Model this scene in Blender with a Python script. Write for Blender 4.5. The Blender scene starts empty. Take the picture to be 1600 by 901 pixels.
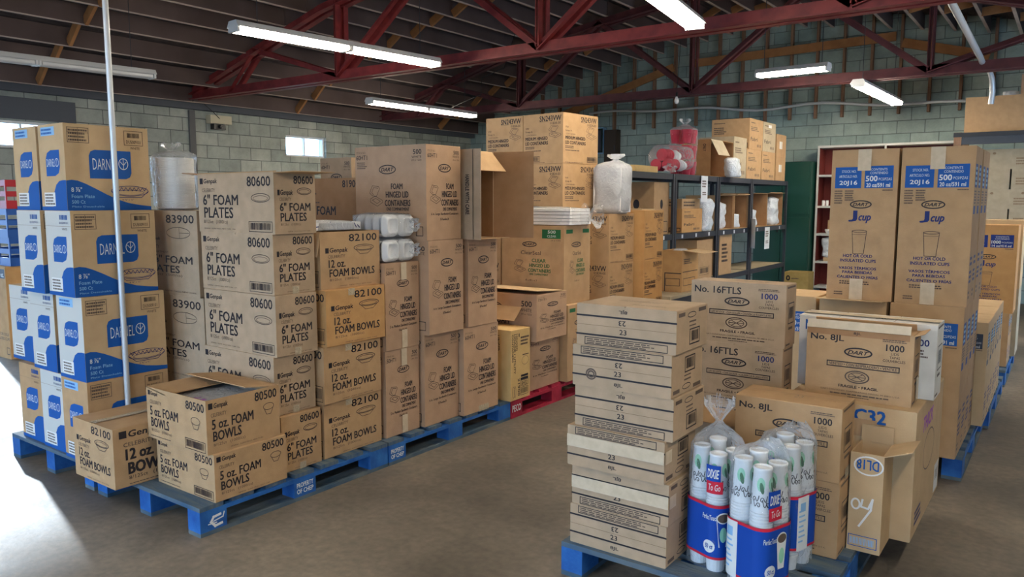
import bpy, math, random
from math import radians, sin, cos, pi
from mathutils import Vector, Matrix, noise
random.seed(7)
S = bpy.context.scene
COL = S.collection

# ---------------------------------------------------------------- camera, sky, sun, exposure
cam_d = bpy.data.cameras.new('camera')
cam_d.sensor_width = 36.0
cam_d.lens = 1211.0 / 1600.0 * 36.0
cam_d.clip_end = 200
cam = bpy.data.objects.new('camera', cam_d)
cam.location = (0, 0, 1.56)
cam.rotation_euler = (pi / 2 - 0.1128, 0, 0.6266)
COL.objects.link(cam)
S.camera = cam

S.view_settings.view_transform = 'Standard'
S.view_settings.look = 'None'
S.view_settings.exposure = 0.62
S.view_settings.gamma = 1.0
S.view_settings.use_curve_mapping = False

SKY = 7.5
SUN = 3.6
TUBE = 38.0
w = bpy.data.worlds.new('sky')
S.world = w
w.use_nodes = True
bg = w.node_tree.nodes['Background']
bg.inputs[0].default_value = (0.42, 0.67, 1.0, 1)
bg.inputs[1].default_value = SKY

sun_d = bpy.data.lights.new('sun', 'SUN')
sun_d.energy = SUN
sun_d.angle = radians(1.6)
sun_d.color = (0.82, 0.92, 1.0)
sun = bpy.data.objects.new('sun', sun_d)
COL.objects.link(sun)
sun.rotation_euler = Vector((8.1, -2.08, -8.5 * math.tan(radians(18)))).to_track_quat('-Z', 'Y').to_euler()

def portal(loc, rot, sx, sy):
    d = bpy.data.lights.new('door_daylight_portal', 'AREA')
    d.shape = 'RECTANGLE'; d.size = sx; d.size_y = sy
    d.cycles.is_portal = True
    o = bpy.data.objects.new('door_daylight_portal', d)
    o.location = loc; o.rotation_euler = rot
    COL.objects.link(o)
portal((-11.4, 2.5, 1.45), (0, -pi / 2, 0), 2.9, 3.2)
portal((-4.4, -4.1, 1.5), (pi / 2, 0, 0), 3.6, 3.0)
portal((.7, -4.1, 1.35), (pi / 2, 0, 0), 1.8, 2.7)
portal((2.0, 9.6, 1.1), (0, pi / 2, 0), 2.2, 1.2)

# ---------------------------------------------------------------- materials
MATS = {}
def new_mat(name):
    m = bpy.data.materials.new(name); m.use_nodes = True
    MATS[name] = m
    nt = m.node_tree
    return m, nt, nt.nodes['Principled BSDF']
def N(nt, t, **kw):
    n = nt.nodes.new(t)
    for k, v in kw.items(): setattr(n, k, v)
    return n
def noisy(name, c1, c2, scale=8, rough=.75, bump=.0, detail=6, spec=.3, metal=0, bscale=None, stretch=None, lo=.35, hi=.65):
    m, nt, b = new_mat(name)
    tc = N(nt, 'ShaderNodeTexCoord'); mp = N(nt, 'ShaderNodeMapping')
    nt.links.new(tc.outputs['Object'], mp.inputs[0])
    if stretch: mp.inputs['Scale'].default_value = stretch
    nz = N(nt, 'ShaderNodeTexNoise'); nz.inputs['Scale'].default_value = scale; nz.inputs['Detail'].default_value = detail
    nt.links.new(mp.outputs[0], nz.inputs['Vector'])
    cr = N(nt, 'ShaderNodeValToRGB')
    cr.color_ramp.elements[0].position = lo; cr.color_ramp.elements[1].position = hi
    cr.color_ramp.elements[0].color = (*c1, 1); cr.color_ramp.elements[1].color = (*c2, 1)
    nt.links.new(nz.outputs[0], cr.inputs[0]); nt.links.new(cr.outputs[0], b.inputs['Base Color'])
    b.inputs['Roughness'].default_value = rough; b.inputs['Specular IOR Level'].default_value = spec
    b.inputs['Metallic'].default_value = metal
    if bump:
        n2 = N(nt, 'ShaderNodeTexNoise'); n2.inputs['Scale'].default_value = bscale or scale * 4
        nt.links.new(mp.outputs[0], n2.inputs['Vector'])
        bp = N(nt, 'ShaderNodeBump'); bp.inputs['Strength'].default_value = bump; bp.inputs['Distance'].default_value = .01
        nt.links.new(n2.outputs[0], bp.inputs['Height']); nt.links.new(bp.outputs[0], b.inputs['Normal'])
    return m
def flat(name, c, rough=.6, spec=.3, metal=0):
    m, nt, b = new_mat(name)
    b.inputs['Base Color'].default_value = (*c, 1); b.inputs['Roughness'].default_value = rough
    b.inputs['Specular IOR Level'].default_value = spec; b.inputs['Metallic'].default_value = metal
    return m
def emit(name, c, s):
    m, nt, b = new_mat(name)
    b.inputs['Emission Color'].default_value = (*c, 1); b.inputs['Emission Strength'].default_value = s
    b.inputs['Base Color'].default_value = (.8, .8, .8, 1)
    return m
def film(name, tint, clear=.75, rough=.12, wr=30, milky=.15):
    """clear plastic film: see-through with wrinkled highlights"""
    m, nt, b = new_mat(name)
    out = nt.nodes['Material Output']
    tr = N(nt, 'ShaderNodeBsdfTransparent'); tr.inputs[0].default_value = (1, 1, 1, 1)
    b.inputs['Base Color'].default_value = (*tint, 1); b.inputs['Roughness'].default_value = rough
    b.inputs['Specular IOR Level'].default_value = .8
    tc = N(nt, 'ShaderNodeTexCoord')
    nz = N(nt, 'ShaderNodeTexNoise'); nz.inputs['Scale'].default_value = wr; nz.inputs['Detail'].default_value = 3; nz.inputs['Distortion'].default_value = .8
    nt.links.new(tc.outputs['Object'], nz.inputs['Vector'])
    bp = N(nt, 'ShaderNodeBump'); bp.inputs['Strength'].default_value = .9; bp.inputs['Distance'].default_value = .02
    nt.links.new(nz.outputs[0], bp.inputs['Height']); nt.links.new(bp.outputs[0], b.inputs['Normal'])
    lw = N(nt, 'ShaderNodeLayerWeight'); lw.inputs['Blend'].default_value = .35
    nt.links.new(bp.outputs[0], lw.inputs['Normal'])
    mr = N(nt, 'ShaderNodeMapRange')
    mr.inputs['To Min'].default_value = 1 - clear; mr.inputs['To Max'].default_value = min(1, 1 - clear + milky + .35)
    nt.links.new(lw.outputs['Fresnel'], mr.inputs[0])
    mx = N(nt, 'ShaderNodeMixShader')
    nt.links.new(mr.outputs[0], mx.inputs[0]); nt.links.new(tr.outputs[0], mx.inputs[1]); nt.links.new(b.outputs[0], mx.inputs[2])
    nt.links.new(mx.outputs[0], out.inputs[0])
    return m
def blockwall(name, c1, c2, mortar, rot):
    m, nt, b = new_mat(name)
    tc = N(nt, 'ShaderNodeTexCoord'); sp = N(nt, 'ShaderNodeSeparateXYZ'); mp = N(nt, 'ShaderNodeCombineXYZ')
    nt.links.new(tc.outputs['Object'], sp.inputs[0])
    nt.links.new(sp.outputs[rot], mp.inputs[0]); nt.links.new(sp.outputs[2], mp.inputs[1])
    br = N(nt, 'ShaderNodeTexBrick')
    br.inputs['Color1'].default_value = (*c1, 1); br.inputs['Color2'].default_value = (*c2, 1); br.inputs['Mortar'].default_value = (*mortar, 1)
    br.inputs['Scale'].default_value = 1; br.inputs['Mortar Size'].default_value = .006; br.inputs['Mortar Smooth'].default_value = .3
    br.inputs['Brick Width'].default_value = .406; br.inputs['Row Height'].default_value = .203; br.inputs['Bias'].default_value = 0
    nt.links.new(mp.outputs[0], br.inputs['Vector'])
    nz = N(nt, 'ShaderNodeTexNoise'); nz.inputs['Scale'].default_value = 2.2; nz.inputs['Detail'].default_value = 8; nz.inputs['Roughness'].default_value = .7
    nt.links.new(tc.outputs['Object'], nz.inputs['Vector'])
    mr = N(nt, 'ShaderNodeMapRange'); mr.inputs['From Min'].default_value = .3; mr.inputs['From Max'].default_value = .7
    mr.inputs['To Min'].default_value = .66; mr.inputs['To Max'].default_value = 1.15
    nt.links.new(nz.outputs[0], mr.inputs[0])
    mu = N(nt, 'ShaderNodeMixRGB', blend_type='MULTIPLY'); mu.inputs[0].default_value = 1
    nt.links.new(br.outputs[0], mu.inputs[1]); nt.links.new(mr.outputs[0], mu.inputs[2]); nt.links.new(mu.outputs[0], b.inputs['Base Color'])
    b.inputs['Roughness'].default_value = .9
    iv = N(nt, 'ShaderNodeMath', operation='SUBTRACT'); iv.inputs[0].default_value = 1
    nt.links.new(br.outputs['Fac'], iv.inputs[1])
    bp = N(nt, 'ShaderNodeBump'); bp.inputs['Strength'].default_value = .8; bp.inputs['Distance'].default_value = .01
    nt.links.new(iv.outputs[0], bp.inputs['Height']); nt.links.new(bp.outputs[0], b.inputs['Normal'])
    return m

noisy('kraft', (0.429, 0.267, 0.137), (0.477, 0.303, 0.157), 14, .8, .12, bscale=160)
noisy('kraft_grey', (0.402, 0.288, 0.182), (0.459, 0.324, 0.208), 14, .8, .12, bscale=160)
noisy('kraft_rose', (0.439, 0.276, 0.169), (0.487, 0.312, 0.192), 12, .8, .12, bscale=160)
noisy('kraft_pale', (0.515, 0.356, 0.196), (0.563, 0.392, 0.219), 12, .8, .12, bscale=160)
noisy('kraft_orange', (0.496, 0.267, 0.102), (0.553, 0.312, 0.125), 12, .8, .12, bscale=160)
noisy('kraft_yellow', (0.591, 0.392, 0.157), (0.639, 0.437, 0.188), 12, .8, .12, bscale=160)
noisy('kraft_olive', (0.343, 0.241, 0.078), (0.401, 0.285, 0.102), 12, .8, .12, bscale=160)
noisy('kraft_stone', (0.393, 0.324, 0.220), (0.449, 0.369, 0.254), 12, .8, .12, bscale=160)
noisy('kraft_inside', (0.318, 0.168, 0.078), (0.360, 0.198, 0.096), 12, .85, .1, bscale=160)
noisy('white_board', (.62, .60, .55), (.70, .68, .63), 12, .7, .06, bscale=160)
flat('ink', (.022, .018, .022)); flat('ink_soft', (.11, .075, .055)); flat('ink_blue', (.012, .025, .14)); flat('ink_faint', (.25, .17, .10))
flat('print_blue', (.004, .085, .34)); flat('print_navy', (.008, .03, .20)); flat('print_green', (.015, .13, .04)); flat('print_white', (.72, .72, .70))
flat('print_sky', (.25, .47, .72)); flat('print_slate', (.04, .05, .075)); flat('print_cobalt', (.003, .055, .34)); flat('print_red', (.55, .015, .04)); flat('print_mint', (.30, .62, .42)); flat('print_purple', (.30, .05, .42))
flat('paper_liner', (.55, .55, .52), .7); flat('chalk', (.78, .78, .76))
m = film('tape_clear', (.72, .60, .42), clear=.35, rough=.22, wr=60)
noisy('tape_paper', (.55, .44, .30), (.62, .50, .35), 30, .55, spec=.4)
noisy('pallet_blue', (.008, .07, .27), (.03, .16, .46), 9, .65, .35, lo=.3, hi=.75)
noisy('pallet_deck', (.035, .09, .17), (.13, .155, .16), 5, .8, .4, stretch=(1, 6, 1), lo=.3, hi=.7)
noisy('pallet_worn', (.03, .075, .13), (.14, .16, .16), 4, .85, .3, stretch=(1, 1, 1))
noisy('pallet_red', (.26, .008, .025), (.42, .02, .05), 9, .65, .35)
noisy('pallet_grey', (.20, .20, .18), (.32, .31, .27), 9, .85, .4)
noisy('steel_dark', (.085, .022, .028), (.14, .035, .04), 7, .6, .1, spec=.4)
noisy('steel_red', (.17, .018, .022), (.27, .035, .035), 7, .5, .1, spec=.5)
noisy('joist_wood', (.095, .068, .066), (.145, .105, .10), 1.2, .85, .0)
noisy('joist_edge_lit', (.45, .37, .33), (.58, .48, .42), 3, .8, .0)  # paler tone paints light from below onto the joist undersides
noisy('bridging_wood', (.33, .15, .06), (.42, .2, .08), 6, .8, .2)
noisy('stud_wood', (.20, .11, .07), (.30, .18, .11), 5, .85, .2, stretch=(8, 8, .8))
noisy('deck_boards', (.06, .05, .055), (.12, .10, .10), 4, .9, .4, stretch=(6, 1, 1))
flat('white_enamel', (.72, .72, .72), .35, .5)
flat('dark_metal', (.035, .042, .055), .45, .5)
flat('pipe_grey', (.60, .62, .64), .35, .5, .3)
flat('black_plastic', (.012, .012, .014), .4, .5)
flat('beige_plastic', (.60, .55, .40), .5)
flat('kraft_dark', (.06, .045, .035), .7); flat('locker_green', (.006, .055, .04), .4, .5)
flat('locker_seam', (.002, .015, .012), .5)
flat('bookcase_white', (.55, .56, .54), .5)
flat('bookcase_red', (.16, .025, .02), .6)
noisy('shelf_board', (.40, .33, .22), (.48, .40, .27), 6, .7)
flat('paper_white', (.74, .76, .78), .7)
flat('foam_white', (.80, .80, .80), .55, .4)
flat('cup_white', (.78, .79, .80), .45, .5)
flat('cup_red', (.60, .01, .05), .4, .5)
flat('crate_red', (.42, .015, .03), .5); flat('crate_blue', (.015, .09, .34), .5)
film('film_clear', (.9, .93, .96), clear=.93, rough=.06, wr=26, milky=.05)
film('film_milky', (.86, .89, .93), clear=.5, rough=.15, wr=26, milky=.4)
film('film_lids', (.86, .92, .98), clear=.12, rough=.08, wr=34, milky=.4)
film('film_thin', (.9, .93, .96), clear=.97, rough=.06, wr=26, milky=.02)
emit('tube_glow', (1.0, .89, .72), TUBE)
emit('bulb_off', (1, 1, 1), 0.0)
m, nt, b = new_mat('window_glass')
b.inputs['Base Color'].default_value = (.9, .95, 1, 1); b.inputs['Roughness'].default_value = .3
b.inputs['Transmission Weight'].default_value = 1.0; b.inputs['IOR'].default_value = 1.1
blockwall('block_left', (.33, .37, .34), (.49, .52, .47), (.15, .165, .16), 1)
blockwall('block_back', (.29, .39, .37), (.41, .50, .46), (.16, .20, .19), 0)
blockwall('block_plain', (.36, .38, .37), (.42, .43, .41), (.27, .28, .27), 0)
flat('lintel', (.11, .12, .14), .9); flat('stud_grey', (.15, .15, .15), .9)
# concrete floor
m, nt, b = new_mat('concrete')
tc = N(nt, 'ShaderNodeTexCoord')
n1 = N(nt, 'ShaderNodeTexNoise'); n1.inputs['Scale'].default_value = .9; n1.inputs['Detail'].default_value = 9; n1.inputs['Roughness'].default_value = .62
n2 = N(nt, 'ShaderNodeTexNoise'); n2.inputs['Scale'].default_value = 26; n2.inputs['Detail'].default_value = 6
nt.links.new(tc.outputs['Object'], n1.inputs['Vector']); nt.links.new(tc.outputs['Object'], n2.inputs['Vector'])
cr = N(nt, 'ShaderNodeValToRGB'); e = cr.color_ramp.elements
e[0].position = .36; e[0].color = (.085, .070, .052, 1); e[1].position = .64; e[1].color = (.235, .190, .138, 1)
nt.links.new(n1.outputs[0], cr.inputs[0])
mr = N(nt, 'ShaderNodeMapRange'); mr.inputs['From Min'].default_value = .3; mr.inputs['From Max'].default_value = .7; mr.inputs['To Min'].default_value = .8; mr.inputs['To Max'].default_value = 1.15
nt.links.new(n2.outputs[0], mr.inputs[0])
mu = N(nt, 'ShaderNodeMixRGB', blend_type='MULTIPLY'); mu.inputs[0].default_value = 1
nt.links.new(cr.outputs[0], mu.inputs[1]); nt.links.new(mr.outputs[0], mu.inputs[2]); nt.links.new(mu.outputs[0], b.inputs['Base Color'])
r2 = N(nt, 'ShaderNodeMapRange'); r2.inputs['From Min'].default_value = .3; r2.inputs['From Max'].default_value = .7; r2.inputs['To Min'].default_value = .50; r2.inputs['To Max'].default_value = .72
nt.links.new(n1.outputs[0], r2.inputs[0]); nt.links.new(r2.outputs[0], b.inputs['Roughness'])
bp = N(nt, 'ShaderNodeBump'); bp.inputs['Strength'].default_value = .12; bp.inputs['Distance'].default_value = .01
nt.links.new(n2.outputs[0], bp.inputs['Height']); nt.links.new(bp.outputs[0], b.inputs['Normal'])

# ---------------------------------------------------------------- mesh helpers
class MB:
    def __init__(s): s.v = []; s.f = []; s.m = []; s.names = []; s.sm = []
    def mi(s, n):
        if n not in s.names: s.names.append(n)
        return s.names.index(n)
    def add(s, vs, fs, mat, smooth=False):
        o = len(s.v); k = s.mi(mat)
        s.v += [tuple(p) for p in vs]
        for f in fs: s.f.append([i + o for i in f]); s.m.append(k); s.sm.append(smooth)
    def box(s, x0, x1, y0, y1, z0, z1, mat, M=None):
        vs = [(x, y, z) for z in (z0, z1) for y in (y0, y1) for x in (x0, x1)]
        if M is not None: vs = [M @ Vector(p) for p in vs]
        s.add(vs, [(0, 2, 3, 1), (4, 5, 7, 6), (0, 1, 5, 4), (2, 6, 7, 3), (0, 4, 6, 2), (1, 3, 7, 5)], mat)
    def bar(s, a, b, wd, hg, mat, up=(0, 0, 1)):
        a = Vector(a); b = Vector(b); d = (b - a).normalized(); up = Vector(up)
        if abs(d.dot(up)) > .98: up = Vector((0, 1, 0))
        x = d.cross(up).normalized(); u = x.cross(d)
        vs = [p + x * sx * wd / 2 + u * su * hg / 2 for p in (a, b) for su in (-1, 1) for sx in (-1, 1)]
        s.add(vs, [(0, 2, 3, 1), (4, 5, 7, 6), (0, 1, 5, 4), (2, 6, 7, 3), (0, 4, 6, 2), (1, 3, 7, 5)], mat)
    def tube(s, pts, r, mat, n=8, cap=True):
        pts = [Vector(p) for p in pts]; rings = []
        for i, p in enumerate(pts):
            d = (pts[min(i + 1, len(pts) - 1)] - pts[max(i - 1, 0)]).normalized()
            up = Vector((0, 0, 1)) if abs(d.z) < .9 else Vector((0, 1, 0))
            x = d.cross(up).normalized(); u = x.cross(d)
            rr = r[i] if isinstance(r, (list, tuple)) else r
            rings.append([p + (x * cos(2 * pi * k / n) + u * sin(2 * pi * k / n)) * rr for k in range(n)])
        vs = [q for rg in rings for q in rg]; fs = []
        for i in range(len(pts) - 1):
            for k in range(n):
                k2 = (k + 1) % n
                fs.append((i * n + k, i * n + k2, (i + 1) * n + k2, (i + 1) * n + k))
        s.add(vs, fs, mat, True)
        if cap:
            s.add(rings[0], [tuple(range(n))], mat); s.add(rings[-1], [tuple(range(n - 1, -1, -1))], mat)
    def lathe(s, prof, c, mat, n=20, top=True, bot=True, smooth=True, axis=None):
        vs = []; fs = []
        for (r, z) in prof:
            for k in range(n):
                vs.append(Vector((r * cos(2 * pi * k / n), r * sin(2 * pi * k / n), z)))
        for i in range(len(prof) - 1):
            for k in range(n):
                k2 = (k + 1) % n
                fs.append((i * n + k, i * n + k2, (i + 1) * n + k2, (i + 1) * n + k))
        M = axis or Matrix.Identity(4)
        vs = [M @ p + Vector(c) for p in vs]
        s.add(vs, fs, mat, smooth)
        if bot: s.add(vs[:n], [tuple(range(n - 1, -1, -1))], mat)
        if top: s.add(vs[-n:], [tuple(range(n))], mat)
    def build(s, name, parent=None, loc=(0, 0, 0), rz=0.0):
        me = bpy.data.meshes.new(name); me.from_pydata(s.v, [], s.f)
        for n in s.names: me.materials.append(MATS[n])
        me.polygons.foreach_set('material_index', s.m)
        me.polygons.foreach_set('use_smooth', s.sm)
        me.update()
        o = bpy.data.objects.new(name, me); COL.objects.link(o)
        o.location = loc; o.rotation_euler = (0, 0, rz)
        if parent is not None: o.parent = parent
        return o
def tag(o, label, cat, group=None, kind=None):
    o['label'] = label; o['category'] = cat
    if group: o['group'] = group
    if kind: o['kind'] = kind
    return o
def empty(name, loc=(0, 0, 0), rz=0.0):
    o = bpy.data.objects.new(name, None); o.location = loc; o.rotation_euler = (0, 0, rz); o.empty_display_size = .1
    COL.objects.link(o); return o
def struct(o):
    o['kind'] = 'structure'; return o
def copy_tree(o, parent=None):
    c = o.copy(); COL.objects.link(c)
    if parent is not None: c.parent = parent
    for ch in list(o.children): copy_tree(ch, c)
    return c

# ---------------------------------------------------------------- printing
_tc = {}
def glyphs(s, bold=0.0, shear=0.0):
    k = (s, bold, shear)
    if k not in _tc:
        c = bpy.data.curves.new('lettering', 'FONT'); c.body = s; c.resolution_u = 2; c.offset = bold; c.shear = shear
        o = bpy.data.objects.new('lettering', c); me = o.to_mesh()
        vs = [tuple(v.co[:2]) for v in me.vertices]; fs = [tuple(p.vertices) for p in me.polygons]
        o.to_mesh_clear(); bpy.data.objects.remove(o); bpy.data.curves.remove(c)
        x0 = min(v[0] for v in vs); x1 = max(v[0] for v in vs); y0 = min(v[1] for v in vs); y1 = max(v[1] for v in vs)
        _tc[k] = ([((a - x0) / (x1 - x0), (b - y0) / (y1 - y0)) for a, b in vs], fs)
    return _tc[k]
class Face:
    """draws print on one flat face; u to the side and v downwards, both 0..1"""
    def __init__(s, mb, o, ux, vy, nrm, W, H):
        s.mb = mb; s.o = Vector(o); s.ux = Vector(ux); s.vy = Vector(vy); s.n = Vector(nrm); s.W = W; s.H = H; s.e = .0005
    def p(s, u, v): return s.o + s.ux * (u * s.W) + s.vy * (v * s.H) + s.n * s.e
    def up(s): s.e += .00005
    def T(s, t, u0, v0, u1, v1, mat='ink', bold=.0, rot=0, shear=0):
        gv, gf = glyphs(t, min(bold, 0.0), shear); s.up()
        hh = ((v1 - v0) * s.H if rot in (0, 180) else (u1 - u0) * s.W) * bold * 2.1     # heavier strokes for bold print
        for ox, oy in (((0, 0), (hh, hh * .6), (-hh, -hh * .6), (hh, -hh * .6), (-hh, hh * .6)) if bold > 0 else ((0, 0),)):
            vs = []
            for a, b in gv:
                if rot == 180: a, b = 1 - a, 1 - b
                if rot == 90: a, b = b, 1 - a          # reads downwards
                if rot == 270: a, b = 1 - b, a
                vs.append(s.p(u0 + (u1 - u0) * a + ox / s.W, v1 + (v0 - v1) * b + oy / s.H))
            s.mb.add(vs, gf, mat); s.e += .000015
    def R(s, u0, v0, u1, v1, mat='ink', lift=True):
        if lift: s.up()
        s.mb.add([s.p(u0, v1), s.p(u1, v1), s.p(u1, v0), s.p(u0, v0)], [(0, 1, 2, 3)], mat)
    def L(s, pts, th, mat='ink', closed=False):
        s.up()
        P = [(u * s.W, v * s.H) for u, v in pts]
        if closed: P.append(P[0])
        e0 = s.e
        for i, ((a, b), (c, d)) in enumerate(zip(P, P[1:])):
            s.e = e0 + (i % 5) * 1.2e-5
            l = math.hypot(c - a, d - b)
            if l < 1e-6: continue
            nx, ny = -(d - b) / l * th / 2, (c - a) / l * th / 2; ex, ey = (c - a) / l * th / 2, (d - b) / l * th / 2
            q = [(a - ex + nx, b - ey + ny), (c + ex + nx, d + ey + ny), (c + ex - nx, d + ey - ny), (a - ex - nx, b - ey - ny)]
            s.mb.add([s.p(x / s.W, y / s.H) for x, y in q], [(0, 1, 2, 3)], mat)
        s.e = e0 + 6e-5
    def O(s, u0, v0, u1, v1, th=.003, mat='ink'): s.L([(u0, v0), (u1, v0), (u1, v1), (u0, v1)], th, mat, True)
    def E(s, cu, cv, ru, rv, th=.003, mat='ink', n=28, a0=0, a1=2 * pi):
        full = abs(a1 - a0 - 2 * pi) < 1e-6
        s.L([(cu + ru * cos(a0 + (a1 - a0) * k / n), cv + rv * sin(a0 + (a1 - a0) * k / n)) for k in range(n if full else n + 1)], th, mat, full)
    def P(s, pts, mat='ink'):
        s.up(); s.mb.add([s.p(u, v) for u, v in reversed(pts)], [tuple(range(len(pts)))], mat)
    def D(s, cu, cv, ru, rv, mat, n=24): s.P([(cu + ru * cos(2 * pi * k / n), cv + rv * sin(2 * pi * k / n)) for k in range(n)], mat)
    def B(s, u0, v0, u1, v1, mat='ink', out=True, n=26):
        if out: s.O(u0, v0, u1, v1, .003, mat)
        rg = random.Random(int(u0 * 1000 + v0 * 77)); du = (u1 - u0) * .9 / n
        for k in range(n):
            a = u0 + (u1 - u0) * .05 + k * du
            s.R(a, v0 + (v1 - v0) * .12, a + du * rg.uniform(.25, .75), v1 - (v1 - v0) * .2, mat, False)
    def W_(s, u0, v0, u1, v1, rows, mat='ink_soft', seed=1):
        """rows of print too small to read"""
        rg = random.Random(seed); h = (v1 - v0) / rows; s.up()
        for r in range(rows):
            u = u0
            end = u1 if rows == 1 else u0 + (u1 - u0) * rg.uniform(.75, 1)
            while u < end:
                l = (u1 - u0) * rg.uniform(.04, .12)
                s.R(u, v0 + h * r + h * .25, min(u + l, end), v0 + h * r + h * .8, mat, False); u += l + (u1 - u0) * .015

def dart(f, cu, cv, ru, rv, mat='ink'):
    f.E(cu, cv, ru, rv, .006 if f.W > .3 else .004, mat)
    f.T('DART', cu - ru * .78, cv - rv * .42, cu + ru * .78, cv + rv * .42, mat, .02, shear=.35)
def clam(f, u0, v0, u1, v1, mat='ink_soft', th=.003):
    q = lambda a, b: (u0 + (u1 - u0) * a, v0 + (v1 - v0) * b)
    f.L([q(.25, .48), q(.05, .35), q(.25, .0), q(.7, .05), q(.78, .14), q(.55, .5)], th, mat, True)
    f.L([q(.32, .42), q(.2, .33), q(.35, .09), q(.66, .13)], th, mat)
    f.L([q(.1, .62), q(.45, .5), q(.95, .68), q(1, .78), q(.6, .97), q(.1, .78)], th, mat, True)
    f.L([q(.25, .68), q(.48, .6), q(.82, .73), q(.58, .85)], th, mat, True)
def foam(f, code, l1, l2, small=False, pic='plate'):
    if not small:
        f.R(.03, .07, .075, .17); f.T('Genpak', .085, .08, .27, .18, 'ink', .01, shear=.1)
        f.T(code, .67, .06, .96, .22, 'ink', .011)
        f.T('CELEBRITY', .06, .245, .24, .31, 'ink_soft')
        f.T(l1, .07, .35, .07 + .068 * len(l1), .53, 'ink', .013); f.T(l2, .08, .57, .08 + .066 * len(l2), .75, 'ink', .013)
        f.T('8/125ct   (1000/cs)', .07, .785, .40, .865, 'ink_soft'); f.T('GENPAK  GLENS FALLS, NEW YORK  USA', .07, .925, .5, .95, 'ink_soft')
        cu, cv, ru, rv = .835, .41, .115, .07
        f.B(.68, .80, .97, .965)
    else:
        f.T(code, .47, .05, .95, .18, 'ink', .011)
        f.R(.08, .28, .135, .37); f.T('Genpak', .15, .28, .44, .385, 'ink', .01, shear=.1)
        f.T('CELEBRITY', .12, .405, .40, .46, 'ink_soft')
        f.T(l1, .13, .49, (.40 if l1[0] == '1' else .13 + .105 * len(l1)), .625, 'ink', .013); f.T(l2, .14, .655, min(.9, .14 + .104 * len(l2)), .79, 'ink', .013)
        f.T('8/125ct   (1000/cs)', .14, .82, .62, .875, 'ink_soft'); f.T('GENPAK  GLENS FALLS, NEW YORK', .3, .95, .85, .97, 'ink_soft')
        cu, cv, ru, rv = .72, .30, .17, .055
    f.E(cu, cv, ru, rv, .004, 'ink_soft'); f.E(cu, cv + rv * .12, ru * .78, rv * .62, .0025, 'ink_soft')
    if pic == 'bowl': f.L([(cu - ru * .8, cv + rv * .7), (cu - ru * .4, cv + rv * 2), (cu + ru * .4, cv + rv * 2), (cu + ru * .8, cv + rv * .7)], .003, 'ink_soft')
def tall83(f):
    f.T('83900', .48, .05, .95, .145, 'ink', .011)
    f.E(.68, .26, .2, .065, .004, 'ink_soft'); f.L([(.7, .2), (.7, .32)], .003, 'ink_soft'); f.L([(.7, .26), (.86, .26)], .003, 'ink_soft')
    f.R(.06, .30, .12, .345); f.T('Genpak', .14, .315, .36, .36, 'ink', .01, shear=.1)
    f.T('CELEBRITY', .1, .41, .34, .45, 'ink_soft'); f.T('3 COMPARTMENT', .1, .48, .5, .505, 'ink_soft')
    f.T('8⅞" FOAM', .1, .53, .9, .62, 'ink', .013); f.T('PLATES', .1, .65, .68, .735, 'ink', .013); f.T('4/125ct  (500/cs)', .12, .75, .72, .785, 'ink_soft')
    f.T('GENPAK  GLENS FALLS, NEW YORK', .2, .945, .95, .965, 'ink_soft')
def hinged(f, code, sz, dims, ink='ink', wide=False, stamp=True):
    f.T('STOCK NO.', .04, .055, .26, .075, 'ink_soft'); f.T(code, .04, .09, .30, .135, ink, .005)
    f.T('500', .79, .05, .95, .09, ink, .01); f.T('WHITE', .76, .1, .96, .125, ink); f.T('(4 x 125)', .77, .14, .96, .16, ink)
    dart(f, .52, .24, .17 if not wide else .115, .04, ink)
    clam(f, .08 if not wide else .2, .42, .40, .62)
    f.T('FOAM', .56, .40, .78, .46, ink, .011); f.T('HINGED LID', .44, .48, .88, .545, ink, .011); f.T('CONTAINERS', .42, .57, .92, .635, ink, .011)
    f.T('ONE COMPARTMENT', .46, .655, .88, .69, ink, .01)
    f.T(sz, .12 if not wide else .2, .71, .92 if not wide else .77, .74, ink, .01); f.T(dims, .38, .765, .62, .79, ink, .01)
    if wide: f.O(.86, .855, .95, .95, .004)
def hinged_wide(f, code, sz, dims):
    f.T('STOCK NO.', .02, .05, .16, .075, 'ink_soft'); f.T(code, .02, .09, .18, .14, 'ink', .005); f.W_(.03, .16, .18, .24, 4)
    f.T('500', .83, .05, .94, .1, 'ink', .01); f.T('WHITE', .81, .115, .94, .14, 'ink'); f.T('(4 x 125)', .81, .15, .94, .175, 'ink')
    dart(f, .47, .25, .115, .045)
    clam(f, .2, .42, .4, .65)
    f.T('FOAM', .52, .40, .68, .46, 'ink', .011); f.T('HINGED LID', .445, .485, .76, .55, 'ink', .011); f.T('CONTAINERS', .43, .575, .785, .64, 'ink', .011)
    f.T('ONE COMPARTMENT', .45, .655, .77, .69, 'ink', .01); f.T(sz, .22, .71, .77, .745, 'ink', .01); f.T(dims, .4, .765, .58, .79, 'ink', .01)
    f.O(.86, .855, .95, .95, .004)
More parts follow.
